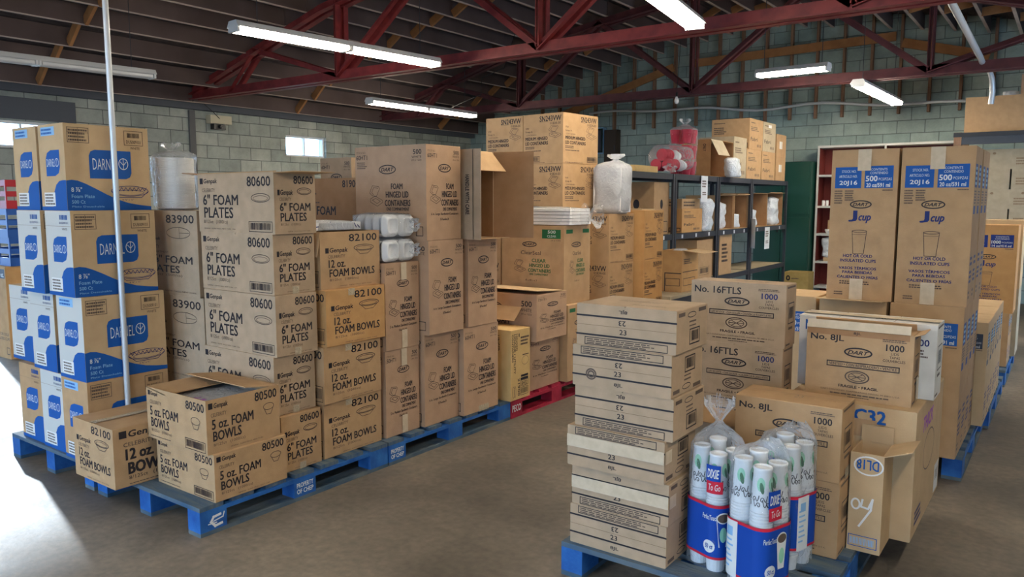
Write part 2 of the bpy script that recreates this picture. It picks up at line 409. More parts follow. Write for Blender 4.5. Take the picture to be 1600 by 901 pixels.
def lids(f, code, strip, flipped=False):
    f.T('No. ' + code, .04, .08, .06 + .06 * (len(code) + 2), .19, 'ink', .012)
    dart(f, .5, .31, .125, .062)
    f.W_(.72, .075, .94, .12, 2, 'ink_soft', 5); f.T('1000', .755, .15, .915, .24, 'ink_blue' if code.startswith('16') else 'ink', .011)
    f.T('LIDS', .80, .26, .87, .295, 'ink'); f.T('TAPAS', .79, .31, .88, .345, 'ink'); f.T('COUVERCLES', .73, .36, .93, .395, 'ink')
    f.O(.21, .46, .88, .53, .004); f.T(strip, .23, .475, .86, .515, 'ink_soft', .01)
    f.E(.5, .66, .11, .085, .005, 'ink_soft'); f.E(.5, .66, .08, .06, .003, 'ink_soft')
    f.L([(.42, .66), (.58, .66)], .003, 'ink_soft'); f.L([(.45, .62), (.55, .70)], .003, 'ink_soft'); f.L([(.45, .70), (.55, .62)], .003, 'ink_soft')
    f.T('FRAGILE • FRAGIL', .33, .785, .70, .825, 'ink', .011)
    f.T('DART CONTAINER CORPORATION, MASON, MI 48854 U.S.A.', .16, .865, .90, .89, 'ink_soft'); f.W_(.25, .905, .8, .935, 1, 'ink_soft'); f.W_(.42, .945, .62, .965, 1, 'ink_soft')
def lids_end(f):
    f.R(.1, .03, .9, .06, 'ink_soft'); f.O(.25, .3, .8, .62, .005); f.B(.3, .33, .75, .6, 'ink', False, 12); f.R(.3, .68, .7, .72, 'ink_soft'); f.R(.1, .94, .5, .97, 'ink_soft')
def flat_lids(f, up):
    Y = (lambda v: v) if up else (lambda v: 1 - v); r = 180 if up else 0
    def tx(s, u0, a, u1, b, rot): v = sorted((Y(a), Y(b))); f.T(s, u0, v[0], u1, v[1], 'ink', .012, rot)
    def ln(v, th=.007): f.L([(0.003, Y(v)), (.997, Y(v))], th, 'ink')
    tx('8JL', .44, .08, .525, .18, r); ln(.28); tx('23', .44, .34, .51, .46, r)
    f.L([(.003, .5), (.997, .5)], .002, 'ink_faint'); tx('23', .45, .55, .52, .67, 180 - r); ln(.735)
    v = sorted((Y(.80), Y(.97))); f.O(.09, v[0], .92, v[1], .003); f.W_(.11, v[0] + .02, .90, v[1] - .01, 3, 'ink_soft', 3)
def flat_lids_end(f, up):
    Y = (lambda v: v) if up else (lambda v: 1 - v)
    def rr(u0, a, u1, b, m='ink'): v = sorted((Y(a), Y(b))); f.R(u0, v[0], u1, v[1], m)
    rr(.06, .07, .26, .16, 'ink_soft'); rr(.7, .05, .95, .14, 'ink_soft'); f.E(.48, Y(.16), .13, .06, .003); rr(.4, .3, .62, .34, 'ink_soft'); rr(.4, .4, .62, .43, 'ink_soft')
    v = sorted((Y(.5), Y(.85))); f.O(.42, v[0], .74, v[1], .005); f.B(.45, v[0], .72, v[1], 'ink', False, 10)
def wavy_plate(f, cu, cv, ru, rv, mat='ink_blue'):
    f.E(cu, cv, ru, rv, .003, mat); f.E(cu, cv + rv * .3, ru * .75, rv * .5, .002, mat)
    f.L([(cu + ru * .9 * (k / 8 - 1), cv - rv * .5 + (rv * .45 if k % 2 else -rv * .2)) for k in range(17)], .003, mat)
    f.L([(cu - ru, cv), (cu - ru * .6, cv + rv * 1.3), (cu + ru * .6, cv + rv * 1.3), (cu + ru, cv)], .003, mat)
def rounded(u0, v0, u1, v1, r, rv):
    return [(u0, v0 + rv), (u0 + r * .3, v0 + rv * .3), (u0 + r, v0), (u1, v0), (u1, v1 - rv), (u1 - r * .3, v1 - rv * .3), (u1 - r, v1), (u0, v1)]
def oval_plates(f, front, topkind=0):
    if front:
        f.P(rounded(.26, .30, .80, .60, .2, .1), 'print_blue'); f.T('DARNEL', .29, .40, .60, .49, 'print_white', -.005); f.E(.69, .445, .07, .045, .003, 'print_white'); f.L([(.69, .4), (.69, .49)], .002, 'print_white')
        pts = [(.45, 1), (.47, .9), (.53, .78), (.62, .70), (.74, .66), (.88, .65), (1, .65), (1, 1)]
        f.P(pts, 'print_blue')
        f.R(.12, .79, .55, .95, 'print_white'); f.W_(.15, .80, .53, .94, 4, 'ink_soft', 8); f.R(0.001, .955, .46, .999, 'print_blue') if topkind != 2 else None
        if topkind == 1: f.R(.12, .03, .66, .13, 'print_sky'); f.W_(.14, .04, .64, .12, 2, 'print_blue', 4)
        else: f.L([(0.002, .18), (.998, .18)], .0015, 'ink_faint'); f.B(.56, .04, .9, .12, 'print_blue', False, 14); f.T('DU5009101', .56, .13, .9, .155, 'ink_blue'); f.T('WHITE', .66, .20, .86, .225, 'ink_soft')
    else:
        f.O(.04, .045, .28, .215, .003, 'ink_soft'); f.L([(.16, .045), (.16, .215)], .002, 'ink_soft'); f.L([(.04, .1), (.28, .1)], .002, 'ink_soft'); f.W_(.05, .055, .27, .205, 4, 'ink_soft', 2)
        f.O(.70, .045, .93, .215, .003, 'ink_soft'); f.B(.73, .06, .9, .14, 'ink', False); f.T('DU5009101', .725, .155, .905, .195, 'ink'); f.T('WHITE', .77, .235, .89, .265, 'ink')
        f.P(rounded(.27, .29, .77, .625, .07, .07), 'print_blue'); f.T('DARNEL', .31, .39, .60, .52, 'print_white', -.008); f.E(.675, .445, .055, .065, .0035, 'print_white'); f.L([(.675, .38), (.675, .51)], .003, 'print_white'); f.L([(.64, .42), (.675, .46), (.71, .42)], .003, 'print_white')
        pts = [(0, 1), (0, .655), (.06, .645), (.13, .655), (.22, .69), (.33, .745), (.45, .81), (.58, .87), (.72, .915), (.86, .94), (1, .955), (1, 1)]
        f.P(pts, 'print_blue')
        f.T('8 ⅞"', .05, .73, .17, .785, 'print_white', .005); f.T('Foam Plate', .05, .815, .31, .855, 'print_sky', .005); f.T('500 Ct', .05, .88, .2, .92, 'print_sky', .005); f.T('Plato Desechable', .05, .945, .42, .965, 'print_sky')
        wavy_plate(f, .74, .77, .23, .06); f.T('8 ⅞" x ¾"', .64, .865, .78, .885, 'ink_blue')
def jcup(f, code, n, vol, panel='print_blue', cut=False):
    f.R(.06, .115, .46, .255, panel); f.R(.51, .11, .93, .255, panel)
    f.T('STOCK NO.', .16, .135, .38, .152, 'print_white'); f.T('ARTICULO NO.', .12, .168, .40, .185, 'print_white'); f.T(code, .13, .205, .40, .24, 'print_white', .01)
    f.T('CONTENTS', .60, .125, .84, .141, 'print_white'); f.T('CONTENIDO', .59, .148, .85, .164, 'print_white'); f.T(n, .53, .175, .70, .21, 'print_white', .015); f.T('PCS/PZAS', .72, .188, .91, .205, 'print_white'); f.T(vol, .54, .222, .89, .248, 'print_white', .01)
    f.W_(.78, .262, .93, .275, 1); f.W_(.06, .265, .2, .36, 6, 'ink_soft', 9); f.W_(.22, .265, .36, .34, 5, 'ink_soft', 6)
    dart(f, .47, .362, .155, .024)
    f.T('J', .30, .405, .42, .475, 'ink_blue', .022); f.T('cup', .45, .435, .63, .485, 'ink_blue', .016, shear=.3)
    q = lambda a, b: (.36 + .22 * a, .53 + .16 * b)
    f.L([q(0, .06), q(.12, 1), q(.85, 1), q(1, .06)], .003, 'ink_soft'); f.E(.47, .54, .11, .008, .003, 'ink_soft'); f.L([q(.05, .2), q(.95, .2)], .002, 'ink_soft')
    f.T('HOT OR COLD', .24, .695, .68, .715, 'ink_blue', .012); f.T('INSULATED CUPS', .2, .727, .74, .747, 'ink_blue', .012)
    f.T('VASOS TÉRMICOS', .18, .775, .75, .797, 'ink_blue', .012); f.T('PARA BEBIDAS', .24, .807, .69, .825, 'ink_blue', .012); f.T('CALIENTES O FRÍAS', .16, .835, .78, .857, 'ink_blue', .012)
    f.W_(.2, .872, .75, .9, 2, 'ink_soft', 4); f.W_(.12, .945, .28, .975, 2, 'ink_soft', 7)
def jcup_side(f, panel='print_navy'):
    for u in (.06, .56):
        f.R(u, .11, u + .3, .255, panel); f.W_(u + .04, .12, u + .27, .245, 4, 'print_sky', 3)
        f.W_(u, .27, u + .3, .36, 5, 'ink_soft', 5); f.R(u, .37, u + .22, .42, panel); f.W_(u, .68, u + .32, .75, 2, 'ink_blue', 3); f.W_(u, .77, u + .32, .86, 3, 'ink_blue', 3); f.W_(u, .9, u + .2, .96, 2, 'ink_soft', 4)
def medium(f, side=False):
    f.T('SN243VW', .5 if side else .42, .05, .95, .155, 'ink', .011); f.T('01834-00', .68, .175, .94, .225, 'ink')
    f.L([(.5 if side else .42, .165), (.62, .165)], .002)
    clam(f, .63, .24, .95, .5, 'ink_soft')
    f.T('VW', .06, .26, .15, .3, 'ink'); f.T('Snap It', .06, .33, .24, .37, 'ink'); f.T('CONTAINERS', .08, .4, .34, .425, 'ink_soft')
    f.T('MEDIUM HINGED', .06, .455, .62, .52, 'ink', .012); f.T('LID CONTAINERS', .06, .55, .63, .615, 'ink', .012)
    f.W_(.06, .64, .36, .70, 2); f.W_(.06, .72, .45, .75, 1); f.B(.08 if not side else .68, .85, .42 if not side else .95, .95, 'ink', True, 16); f.W_(.06, .965, .55, .98, 1)
def clear_print(f, side=False):
    if not side:
        f.R(.05, .05, .27, .165, 'print_green'); f.R(.66, .05, .95, .165, 'print_green')
        f.T('STOCK NO.', .09, .065, .23, .085, 'print_white'); f.T('57PST1', .07, .105, .25, .15, 'print_white', .01)
        f.T('500', .75, .06, .87, .1, 'print_white', .01); f.T('CLEAR', .74, .12, .88, .15, 'print_white'); f.T('(4 x 125)', .80, .18, .95, .2, 'ink')
        u0, k = 0, 1
    else:
        f.R(.08, .05, .32, .1, 'print_green'); f.R(.7, .05, .95, .1, 'print_green'); u0, k = 0, 1
    dart(f, .46, .245, .11 if not side else .17, .03)
    f.T('ClearSeal', .32, .33, .64, .38, 'ink_soft')
    clam(f, .2, .45, .4, .62)
    f.T('CLEAR', .5, .43, .72, .475, 'print_green', .012); f.T('HINGED LID', .46, .495, .78, .54, 'print_green', .012); f.T('CONTAINERS', .44, .56, .8, .605, 'print_green', .012); f.T('ONE COMPARTMENT', .46, .62, .76, .645, 'print_green', .01)
    f.T('8 x 8½ x 3', .40, .70, .58, .725, 'ink')

# ---------------------------------------------------------------- cartons
def flap(parent, a, b, out, mat, t=.004, name='flap', inner=None):
    """a stiff flap hinged on the edge a-b and reaching by the vector out (parent's own space)"""
    a, b, out = Vector(a), Vector(b), Vector(out)
    n = (b - a).cross(out).normalized() * t
    mb = MB()
    vs = [a, b, b + out, a + out]; vs = vs + [p + n for p in vs]
    mb.add(vs, [(3, 2, 1, 0), (4, 5, 6, 7), (0, 1, 5, 4), (1, 2, 6, 5), (2, 3, 7, 6), (3, 0, 4, 7)], mat)
    return mb.build(name, parent)
def carton(P, w, d, h, z0, label, group=None, yaw=0, mat='kraft', F=None, R=None, T=None, seam='y', open_=None, tape=None, name='carton', cat='carton', inside='kraft_inside', jit=True):
    """P = floor position of the corner between the -Y face (width w) and the +X face (depth d)."""
    a = radians(yaw)
    cx = P[0] - cos(a) * w / 2 - sin(a) * d / 2
    cy = P[1] - sin(a) * w / 2 + cos(a) * d / 2
    mb = MB(); X, Y = w / 2, d / 2; c = .003
    if not open_:
        # prism along the seam direction with a real slit between the two top flaps
        B = X if seam == 'y' else Y; A = Y if seam == 'y' else X
        pr = [(-B + c, 0), (B - c, 0), (B, c), (B, h - c), (B - c, h), (.0015, h), (.0015, h - .006), (-.0015, h - .006), (-.0015, h), (-B + c, h), (-B, h - c), (-B, c)]
        n = len(pr); vs = []
        for s_ in (-A, A):
            for q, z in pr: vs.append((q, s_, z) if seam == 'y' else (s_, q, z))
        fs = [(i, (i + 1) % n, (i + 1) % n + n, i + n) for i in range(n)]
        if seam == 'y':
            fs += [tuple(range(n)), tuple(range(2 * n - 1, n - 1, -1))]
        else:
            fs = [tuple(reversed(q)) for q in fs] + [tuple(reversed(range(n))), tuple(range(n, 2 * n))]
        mb.add(vs, fs, mat)
    else:
        t = .005
        mb.box(-X, X, -Y, Y, 0, t, mat)
        if open_ != 'F': mb.box(-X, X, -Y, -Y + t, t, h, mat)
        mb.box(-X, X, Y - t, Y, t, h, mat)
        mb.box(-X, -X + t, -Y + t, Y - t, t, h, mat)
        if open_ != 'R': mb.box(X - t, X, -Y + t, Y - t, t, h, mat)
        if open_ != 'T': mb.box(-X + t, X, -Y + t, Y - t, h - t, h, mat)
        e = .0008
        if open_ == 'R':
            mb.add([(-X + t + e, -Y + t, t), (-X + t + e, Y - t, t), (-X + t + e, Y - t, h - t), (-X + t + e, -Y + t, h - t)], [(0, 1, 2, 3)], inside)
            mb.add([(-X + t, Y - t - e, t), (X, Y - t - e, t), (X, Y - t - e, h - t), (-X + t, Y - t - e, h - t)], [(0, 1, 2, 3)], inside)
    if F: F(Face(mb, (-X, -Y, h), (1, 0, 0), (0, 0, -1), (0, -1, 0), w, h))
    if R and open_ != 'R': R(Face(mb, (X, -Y, h), (0, 1, 0), (0, 0, -1), (1, 0, 0), d, h))
    if T and not open_: T(Face(mb, (-X, Y, h), (1, 0, 0), (0, -1, 0), (0, 0, 1), w, d))
    o = mb.build(name, None, (cx, cy, z0), a)
    tag(o, label, cat, group)
    for tp in (tape or []):
        fc, u0, v0, u1, v1 = tp[:5]; tm = tp[5] if len(tp) > 5 else 'tape_clear'
        t2 = MB()
        g = {'F': Face(t2, (-X, -Y, h), (1, 0, 0), (0, 0, -1), (0, -1, 0), w, h), 'R': Face(t2, (X, -Y, h), (0, 1, 0), (0, 0, -1), (1, 0, 0), d, h), 'T': Face(t2, (-X, Y, h), (1, 0, 0), (0, -1, 0), (0, 0, 1), w, d)}[fc]
        g.e = .0045; g.R(u0, v0, u1, v1, tm); t2.build('packing_tape', o)
    return o

# ================================================================ THE SETTING
XL, XR, YB, YF = -11.3, 1.9, 14.0, -4.0
RX = -4.7
RP = [(-11.8, 3.0), (-11.3, 3.2), (-9.6, 3.93), (-8.1, 4.33), (-6.3, 4.62), (RX, 4.83), (-3.1, 4.62), (-1.3, 4.33), (.2, 3.93), (1.9, 3.2), (2.4, 3.0)]
def roof(x):
    for (a, za), (b, zb) in zip(RP, RP[1:]):
        if x <= b: return za + (zb - za) * (x - a) / (b - a)
    return RP[-1][1]
mb = MB(); mb.box(XL - .2, XR + .2, YF - .2, YB + .2, -.12, 0, 'concrete'); struct(mb.build('floor'))

def wall_x(name, x0, x1, zt, holes, mat):
    """wall of constant X between x0 and x1 with openings (y0, y1, z0, z1)"""
    mb = MB(); ys = sorted({YF, YB} | {h[0] for h in holes} | {h[1] for h in holes})
    for a, b in zip(ys, ys[1:]):
        hs = [h for h in holes if h[0] <= a and h[1] >= b]
        if not hs: mb.box(x0, x1, a, b, 0, zt, mat)
        for h in hs:
            if h[2] > 0: mb.box(x0, x1, a, b, 0, h[2], mat)
            mb.box(x0, x1, a, b, h[3], zt, mat)
    return struct(mb.build(name))
wall_x('wall_left', XL - .2, XL, 3.19, [(.9, 4.1, 0, 2.9), (4.25, 5.0, 2.25, 2.6), (8.85, 9.75, 2.34, 2.71)], 'block_left')
wall_x('wall_right', XR, XR + .2, roof(XR), [(9.0, 10.2, 0, 2.2)], 'block_plain')
def gable(name, y0, y1, mat, holes=()):
    mb = MB()
    def prism(x0, x1, za, zb):      # column from za up to the roof line (or to zb)
        t0 = roof(x0) if zb is None else zb; t1 = roof(x1) if zb is None else zb
        vs = [(x, y, z) for y in (y0, y1) for x, z in ((x0, za), (x1, za), (x1, t1), (x0, t0))]
        mb.add(vs, [(0, 1, 2, 3), (7, 6, 5, 4), (0, 4, 5, 1), (1, 5, 6, 2), (2, 6, 7, 3), (3, 7, 4, 0)], mat)
    xs = sorted([XL - .2, XR + .2] + [p[0] for p in RP[1:-1]] + [q for h in holes for q in h[:2]])
    for a, b in zip(xs, xs[1:]):
        prism(a, b, max([0] + [h[2] for h in holes if a >= h[0] and b <= h[1]]), None)
    return struct(mb.build(name))
gable('wall_back', YB, YB + .2, 'block_back')
gable('wall_front', YF - .2, YF, 'block_plain', ((-6.2, -2.6, 3.0), (-.2, 1.6, 2.7)))
# roof deck
mb = MB()
for a, b in [(p[0], q[0]) for p, q in zip(RP, RP[1:])]:
    vs = [(x, y, roof(x) + dz) for dz in (0, .06) for y in (YF - .3, YB + .3) for x in (a, b)]
    mb.add(vs, [(0, 1, 3, 2), (4, 6, 7, 5), (0, 4, 5, 1), (2, 3, 7, 6), (0, 2, 6, 4), (1, 5, 7, 3)], 'deck_boards')
struct(mb.build('ceiling'))
# roof joists run the length of the building
xs = [XL + .22 + .45 * k for k in range(15)] + [RX + .3 + .45 * k for k in range(14)]
jx = []
for i, x in enumerate(xs):
    zt = roof(x) - .012
    mb = MB()
    for y0, y1 in ((YF, 3.05), (2.95, 7.05), (6.95, 11.05), (10.95, YB)):
        dx = random.uniform(-.02, .02)
        mb.box(x - .02 + dx, x + .02 + dx, y0, y1, zt - .215, zt, 'joist_wood'); mb.box(x - .02 + dx, x + .02 + dx, y0, y1, zt - .225, zt - .215, 'joist_edge_lit')
    struct(mb.build('roof_joist')); jx.append(x)
for row in (4.7, 8.9, 12.6):
    for a, b in zip(jx, jx[1:]):
        if b - a > .6: continue
        mb = MB(); y = row + random.uniform(-.06, .06)
        mb.bar((a + .03, y, roof(a) - .2), (b - .03, y, roof(b) - .06), .04, .11, 'bridging_wood'); struct(mb.build('roof_bridging'))
# wall plates
mb = MB(); mb.box(XL, XL + .12, YF, YB, 2.97, 3.19, 'lintel'); struct(mb.build('trim_1'))
mb = MB(); mb.box(XL, XL + .03, .6, 5.3, 2.62, 2.9, 'lintel'); struct(mb.build('trim_2'))
# studs and ledger boards against the end wall
for k in range(21):
    x = -9.3 + .43 * k
    mb = MB(); mb.box(x - .02, x + .02, YB - .09, YB, 2.95, roof(x) - .015, 'stud_wood'); struct(mb.build('wall_stud'))
for i, (a, b) in enumerate((((-9.0, 3.25), (-6.3, 4.05)), ((-5.9, 4.08), (-2.5, 4.16)), ((-2.4, 4.05), (-1.2, 3.72)))):
    mb = MB(); mb.bar((a[0], YB - .11, a[1]), (b[0], YB - .11, b[1]), .04, .14, 'bridging_wood'); struct(mb.build('trim_%d' % (i + 3)))
# pilaster strip on the block wall
mb = MB(); mb.box(XL, XL + .04, 7.0, 7.1, 0, 2.96, 'stud_grey'); struct(mb.build('trim_6'))
# windows
for n, (y0, y1, z0, z1) in enumerate(((4.25, 5.0, 2.25, 2.6), (8.85, 9.75, 2.34, 2.71))):
    mb = MB(); f = .035
    for a in ((y0, y1, z0, z0 + f), (y0, y1, z1 - f, z1), (y0, y0 + f, z0 + f, z1 - f), (y1 - f, y1, z0 + f, z1 - f), ((y0 + y1) / 2 - .012, (y0 + y1) / 2 + .012, z0 + f, z1 - f)):
        mb.box(XL - .12, XL - .06, a[0], a[1], a[2], a[3], 'white_enamel')
    fr = struct(mb.build('window_%d' % (n + 1)))
    mb = MB(); mb.box(XL - .095, XL - .088, y0 + f, y1 - f, z0 + f, z1 - f, 'window_glass'); struct(mb.build('window_pane', fr))
# ground outside the loading doors
mb = MB(); mb.box(-40, XL - .25, -30, 40, -.2, -.05, 'concrete'); struct(mb.build('ground_outside'))
mb = MB(); mb.box(XL - .2, 20, -40, YF - .25, -.2, -.05, 'concrete'); struct(mb.build('ground_yard'))

# ================================================================ ROOF TRUSSES, PIPES, LIGHTS
def truss(y, label, paint='steel_red'):
    t = empty('roof_truss', (RX, y, 3.2)); tag(t, label, 'roof truss', 'red steel roof trusses')
    def part(n, a, b, w_=.075, h_=.09, second=True):
        mb = MB(); A = Vector((a[0] - RX, 0, a[1] - 3.2)); B = Vector((b[0] - RX, 0, b[1] - 3.2))
        for s_ in ((-.045, .045) if second else (0,)):
            o = Vector((0, s_, 0)); mb.bar(A + o, B + o, .012, h_, paint, (0, 0, 1))
            u = (B - A).normalized(); q = Vector((-u.z, 0, u.x)) * (h_ / 2)
            mb.bar(A + o * 1.6 - q, B + o * 1.6 - q, w_, .012, paint, tuple(q.normalized()))
        mb.build(n, t)
    zl = lambda x: roof(x) - .30
    zb = 3.16
    part('bottom_chord', (XL + .05, zb), (XR - .05, zb), .09, .12)
    tp = [(XL + .05, zb + .02)] + [(p[0], zl(p[0])) for p in RP[2:-2]] + [(XR - .05, zb + .02)]
    for a, b in zip(tp, tp[1:]): part('top_chord', a, b, .09, .11)
    for x in (RX - 3.1, RX, RX + 3.1): part('post', (x, zb), (x, zl(x)), .07, .09)
    for a, b in ((-3.1, -1.55), (0, -1.55), (0, 1.55), (3.1, 1.55)): part('diagonal', (RX + a, zb), (RX + b, zl(RX + b)), .06, .07)
    for a, b in ((-3.1, -4.8), (3.1, 4.8)): part('diagonal', (RX + a, zb), (RX + b, zl(RX + b)), .05, .06)
    part('diagonal', (RX - 5.4, zb), (RX - 4.8, zl(RX - 4.8)), .05, .06)
    return t
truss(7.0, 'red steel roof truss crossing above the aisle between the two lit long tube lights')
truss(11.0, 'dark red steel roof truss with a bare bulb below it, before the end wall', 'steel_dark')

def tube_light(name, x, y0, y1, z, label, lit=True, lamps=2, yaw=0, pairs=2, drop=None, wide=.19):
    """batten fitting along Y with end-to-end tubes; hung on two chains"""
    L = y1 - y0
    t = empty(name, (x, (y0 + y1) / 2, z), radians(yaw)); tag(t, label, 'ceiling light', 'fluorescent tube lights')
    mb = MB(); H2 = L / 2
    mb.add([(sx, sy, zz) for sy in (-H2, H2) for sx, zz in ((-wide / 2, .03), (-wide * .32, .085), (wide * .32, .085), (wide / 2, .03), (.03, .045), (-.03, .045))],
           [(0, 1, 7, 6), (1, 2, 8, 7), (2, 3, 9, 8), (3, 4, 10, 9), (4, 5, 11, 10), (5, 0, 6, 11), (5, 4, 3, 2, 1, 0), (6, 7, 8, 9, 10, 11)], 'white_enamel')
    mb.build('housing', t)
    seg = L / pairs
    for p in range(pairs):
        a = -H2 + seg * p + .035; b = a + seg - .07
        for s_ in ((-1, 1) if lamps == 2 else (0,)):
            mb = MB(); mb.tube([(s_ * wide * .27, a, .012), (s_ * wide * .27, b, .012)], .023, 'tube_glow' if lit else 'white_enamel', 10)
            mb.build('tube', t)
        for q in (a - .02, b + .02):
            mb = MB(); mb.box(-wide * .42, wide * .42, q - .012, q + .012, -.012, .05, 'white_enamel'); mb.build('lamp_holder', t)
    top = roof(x) + .01 - z if drop is None else drop
    for q in (-H2 * .8, H2 * .8):
        mb = MB(); mb.tube([(0, q, .08), (0, q, top)], .004, 'dark_metal', 5); mb.build('hanging_chain', t)
    return t
tube_light('tube_light', -5.93, 4.20, 6.62, 3.03, 'long lit double tube light hanging above the foam carton stacks', yaw=-5.5)
tube_light('tube_light', -8.54, 8.22, 10.65, 2.99, 'lit double tube light close to the block wall, beyond the small window', yaw=-1)
tube_light('tube_light', -2.53, 3.95, 6.37, 3.0, 'lit double tube light above the aisle, crossing under the red truss', yaw=8)
tube_light('tube_light', -2.30, 10.6, 13.0, 2.99, 'lit double tube light pointing at the end wall above the white bookcase', yaw=-1)
tube_light('tube_light', -2.95, 9.53, 10.42, 3.12, 'short lit light with slatted reflector set across the room beside the truss', yaw=87, pairs=1, wide=.2)
tube_light('tube_light', -8.88, 2.6, 5.02, 2.97, 'unlit white tube light along the dark joists by the doorway', lit=False, yaw=-6)
# unseen fittings of the same kind, added outside the view for fill light
for x, y in ((-5.9, -2.2), (-2.4, -2.6), (.6, .2), (.6, 7.0)):
    tube_light('tube_light', x, y, y + 2.44, 3.0, 'added unseen double tube light outside the view, giving fill light')

t = empty('light_bulb', (-4.82, 10.75, 3.02)); tag(t, 'bare clear bulb hanging from the red truss on a short cord', 'light bulb')
mb = MB(); mb.lathe([(.002, -.06), (.022, -.05), (.032, -.025), (.03, 0), (.018, .03), (.013, .045)], (0, 0, 0), 'cup_white', 14); mb.build('glass_bulb', t)
mb = MB(); mb.lathe([(.017, .045), (.017, .1), (.006, .11)], (0, 0, 0), 'black_plastic', 12); mb.tube([(0, 0, .1), (0, .02, .3), (0, .2, roof(-4.82) - 3.3)], .004, 'black_plastic', 5); mb.build('socket_cord', t)

def pipe(pts, r, label, mat='pipe_grey', name='conduit_pipe', cat='pipe'):
    mb = MB(); mb.tube(pts, r, mat, 8); return tag(mb.build(name), label, cat)
pts = []
for k in range(25):
    x = -8.1 + 6.8 * k / 24; z = 3.33 - .27 * (k / 24) + .03 * sin(k * .9) - .02 * cos(k * .55)
    pts.append((x, YB - .14, z))
pipe(pts, .024, 'pale conduit sagging across the end wall below the wall studs')
pipe([(-1.02, 3.0, 3.5), (-1.02, 10.7, 3.22), (-1.02, 10.95, 3.2)], .035, 'straight silver pipe running under the roof to the red truss')
pipe([(-1.0, 11.05, 3.2), (-.97, 11.2, 3.16), (-.94, 11.35, 3.05), (-.93, 11.4, 2.9), (-.94, 11.42, 2.75)], .032, 'curved pale hose bending down behind the red truss', name='hose', cat='hose')
mb = MB(); mb.lathe([(.015, 0), (.015, 4.2)], (0, 0, 0), 'pipe_grey', 10)
mb.lathe([(.019, 0), (.019, .012), (.015, .02)], (0, 0, 0), 'pipe_grey', 10)
tag(mb.build('steel_pole', None, (-4.172, 2.145, 0)), 'thin vertical metal pole in front of the blue printed plate cartons', 'pole')
for pts, lb in (([(-7.3, 10.2, roof(-7.3) - .23), (-7.32, 9.9, 3.6), (-7.6, 9.7, 3.45), (-7.62, 9.7, 3.2), (-8.4, 9.9, 3.07)], 'thin cord looping from the roof to the light beyond the truss'),
                ([(-11.1, 7.1, 3.1), (-11.15, 7.35, 2.95), (-11.17, 7.47, 2.86)], 'thin cord running down to the sensor box on the block wall')):
    mb = MB(); mb.tube(pts, .006, 'black_plastic', 5); tag(mb.build('hanging_cable'), lb, 'cord')

# sensor box on the block wall
t = empty('wall_sensor', (XL, 7.5, 2.78)); tag(t, 'small beige sensor box with black lens on the block wall', 'sensor')
mb = MB(); mb.box(0.001, .13, -.19, .19, 0, .13, 'beige_plastic'); mb.build('housing', t)
mb = MB(); mb.box(.01, .11, -.12, .09, -.09, 0, 'black_plastic'); mb.lathe([(.03, 0), (.035, .03), (.02, .05)], (.11, -.02, -.045), 'black_plastic', 12, axis=Matrix.Rotation(pi / 2, 4, 'Y')); mb.build('lens', t)
# electric boxes on the end wall
t = empty('breaker_box', (-7.90, YB, 2.5)); tag(t, 'grey blue breaker box on the end wall just beyond the topmost stacked carton', 'breaker box')
mb = MB(); mb.box(-.12, .12, -.12, -.001, 0, .52, 'print_sky'); mb.build('housing', t)
mb = MB(); mb.box(-.105, .105, -.14, -.12, .02, .50, 'locker_seam'); mb.box(-.075, .075, -.15, -.14, .06, .46, 'print_slate'); mb.build('door', t)
t = empty('fuse_box', (-7.6, YB, 2.2)); tag(t, 'dark brown box fixed to the end wall beside the breaker box', 'fuse box')
mb = MB(); mb.box(-.14, .14, -.16, -.001, 0, .76, 'kraft_dark'); mb.build('housing', t)
mb = MB(); mb.box(-.13, .13, -.18, -.16, .02, .74, 'kraft_dark'); mb.box(.10, .115, -.2, -.18, .35, .45, 'dark_metal'); mb.build('door', t)

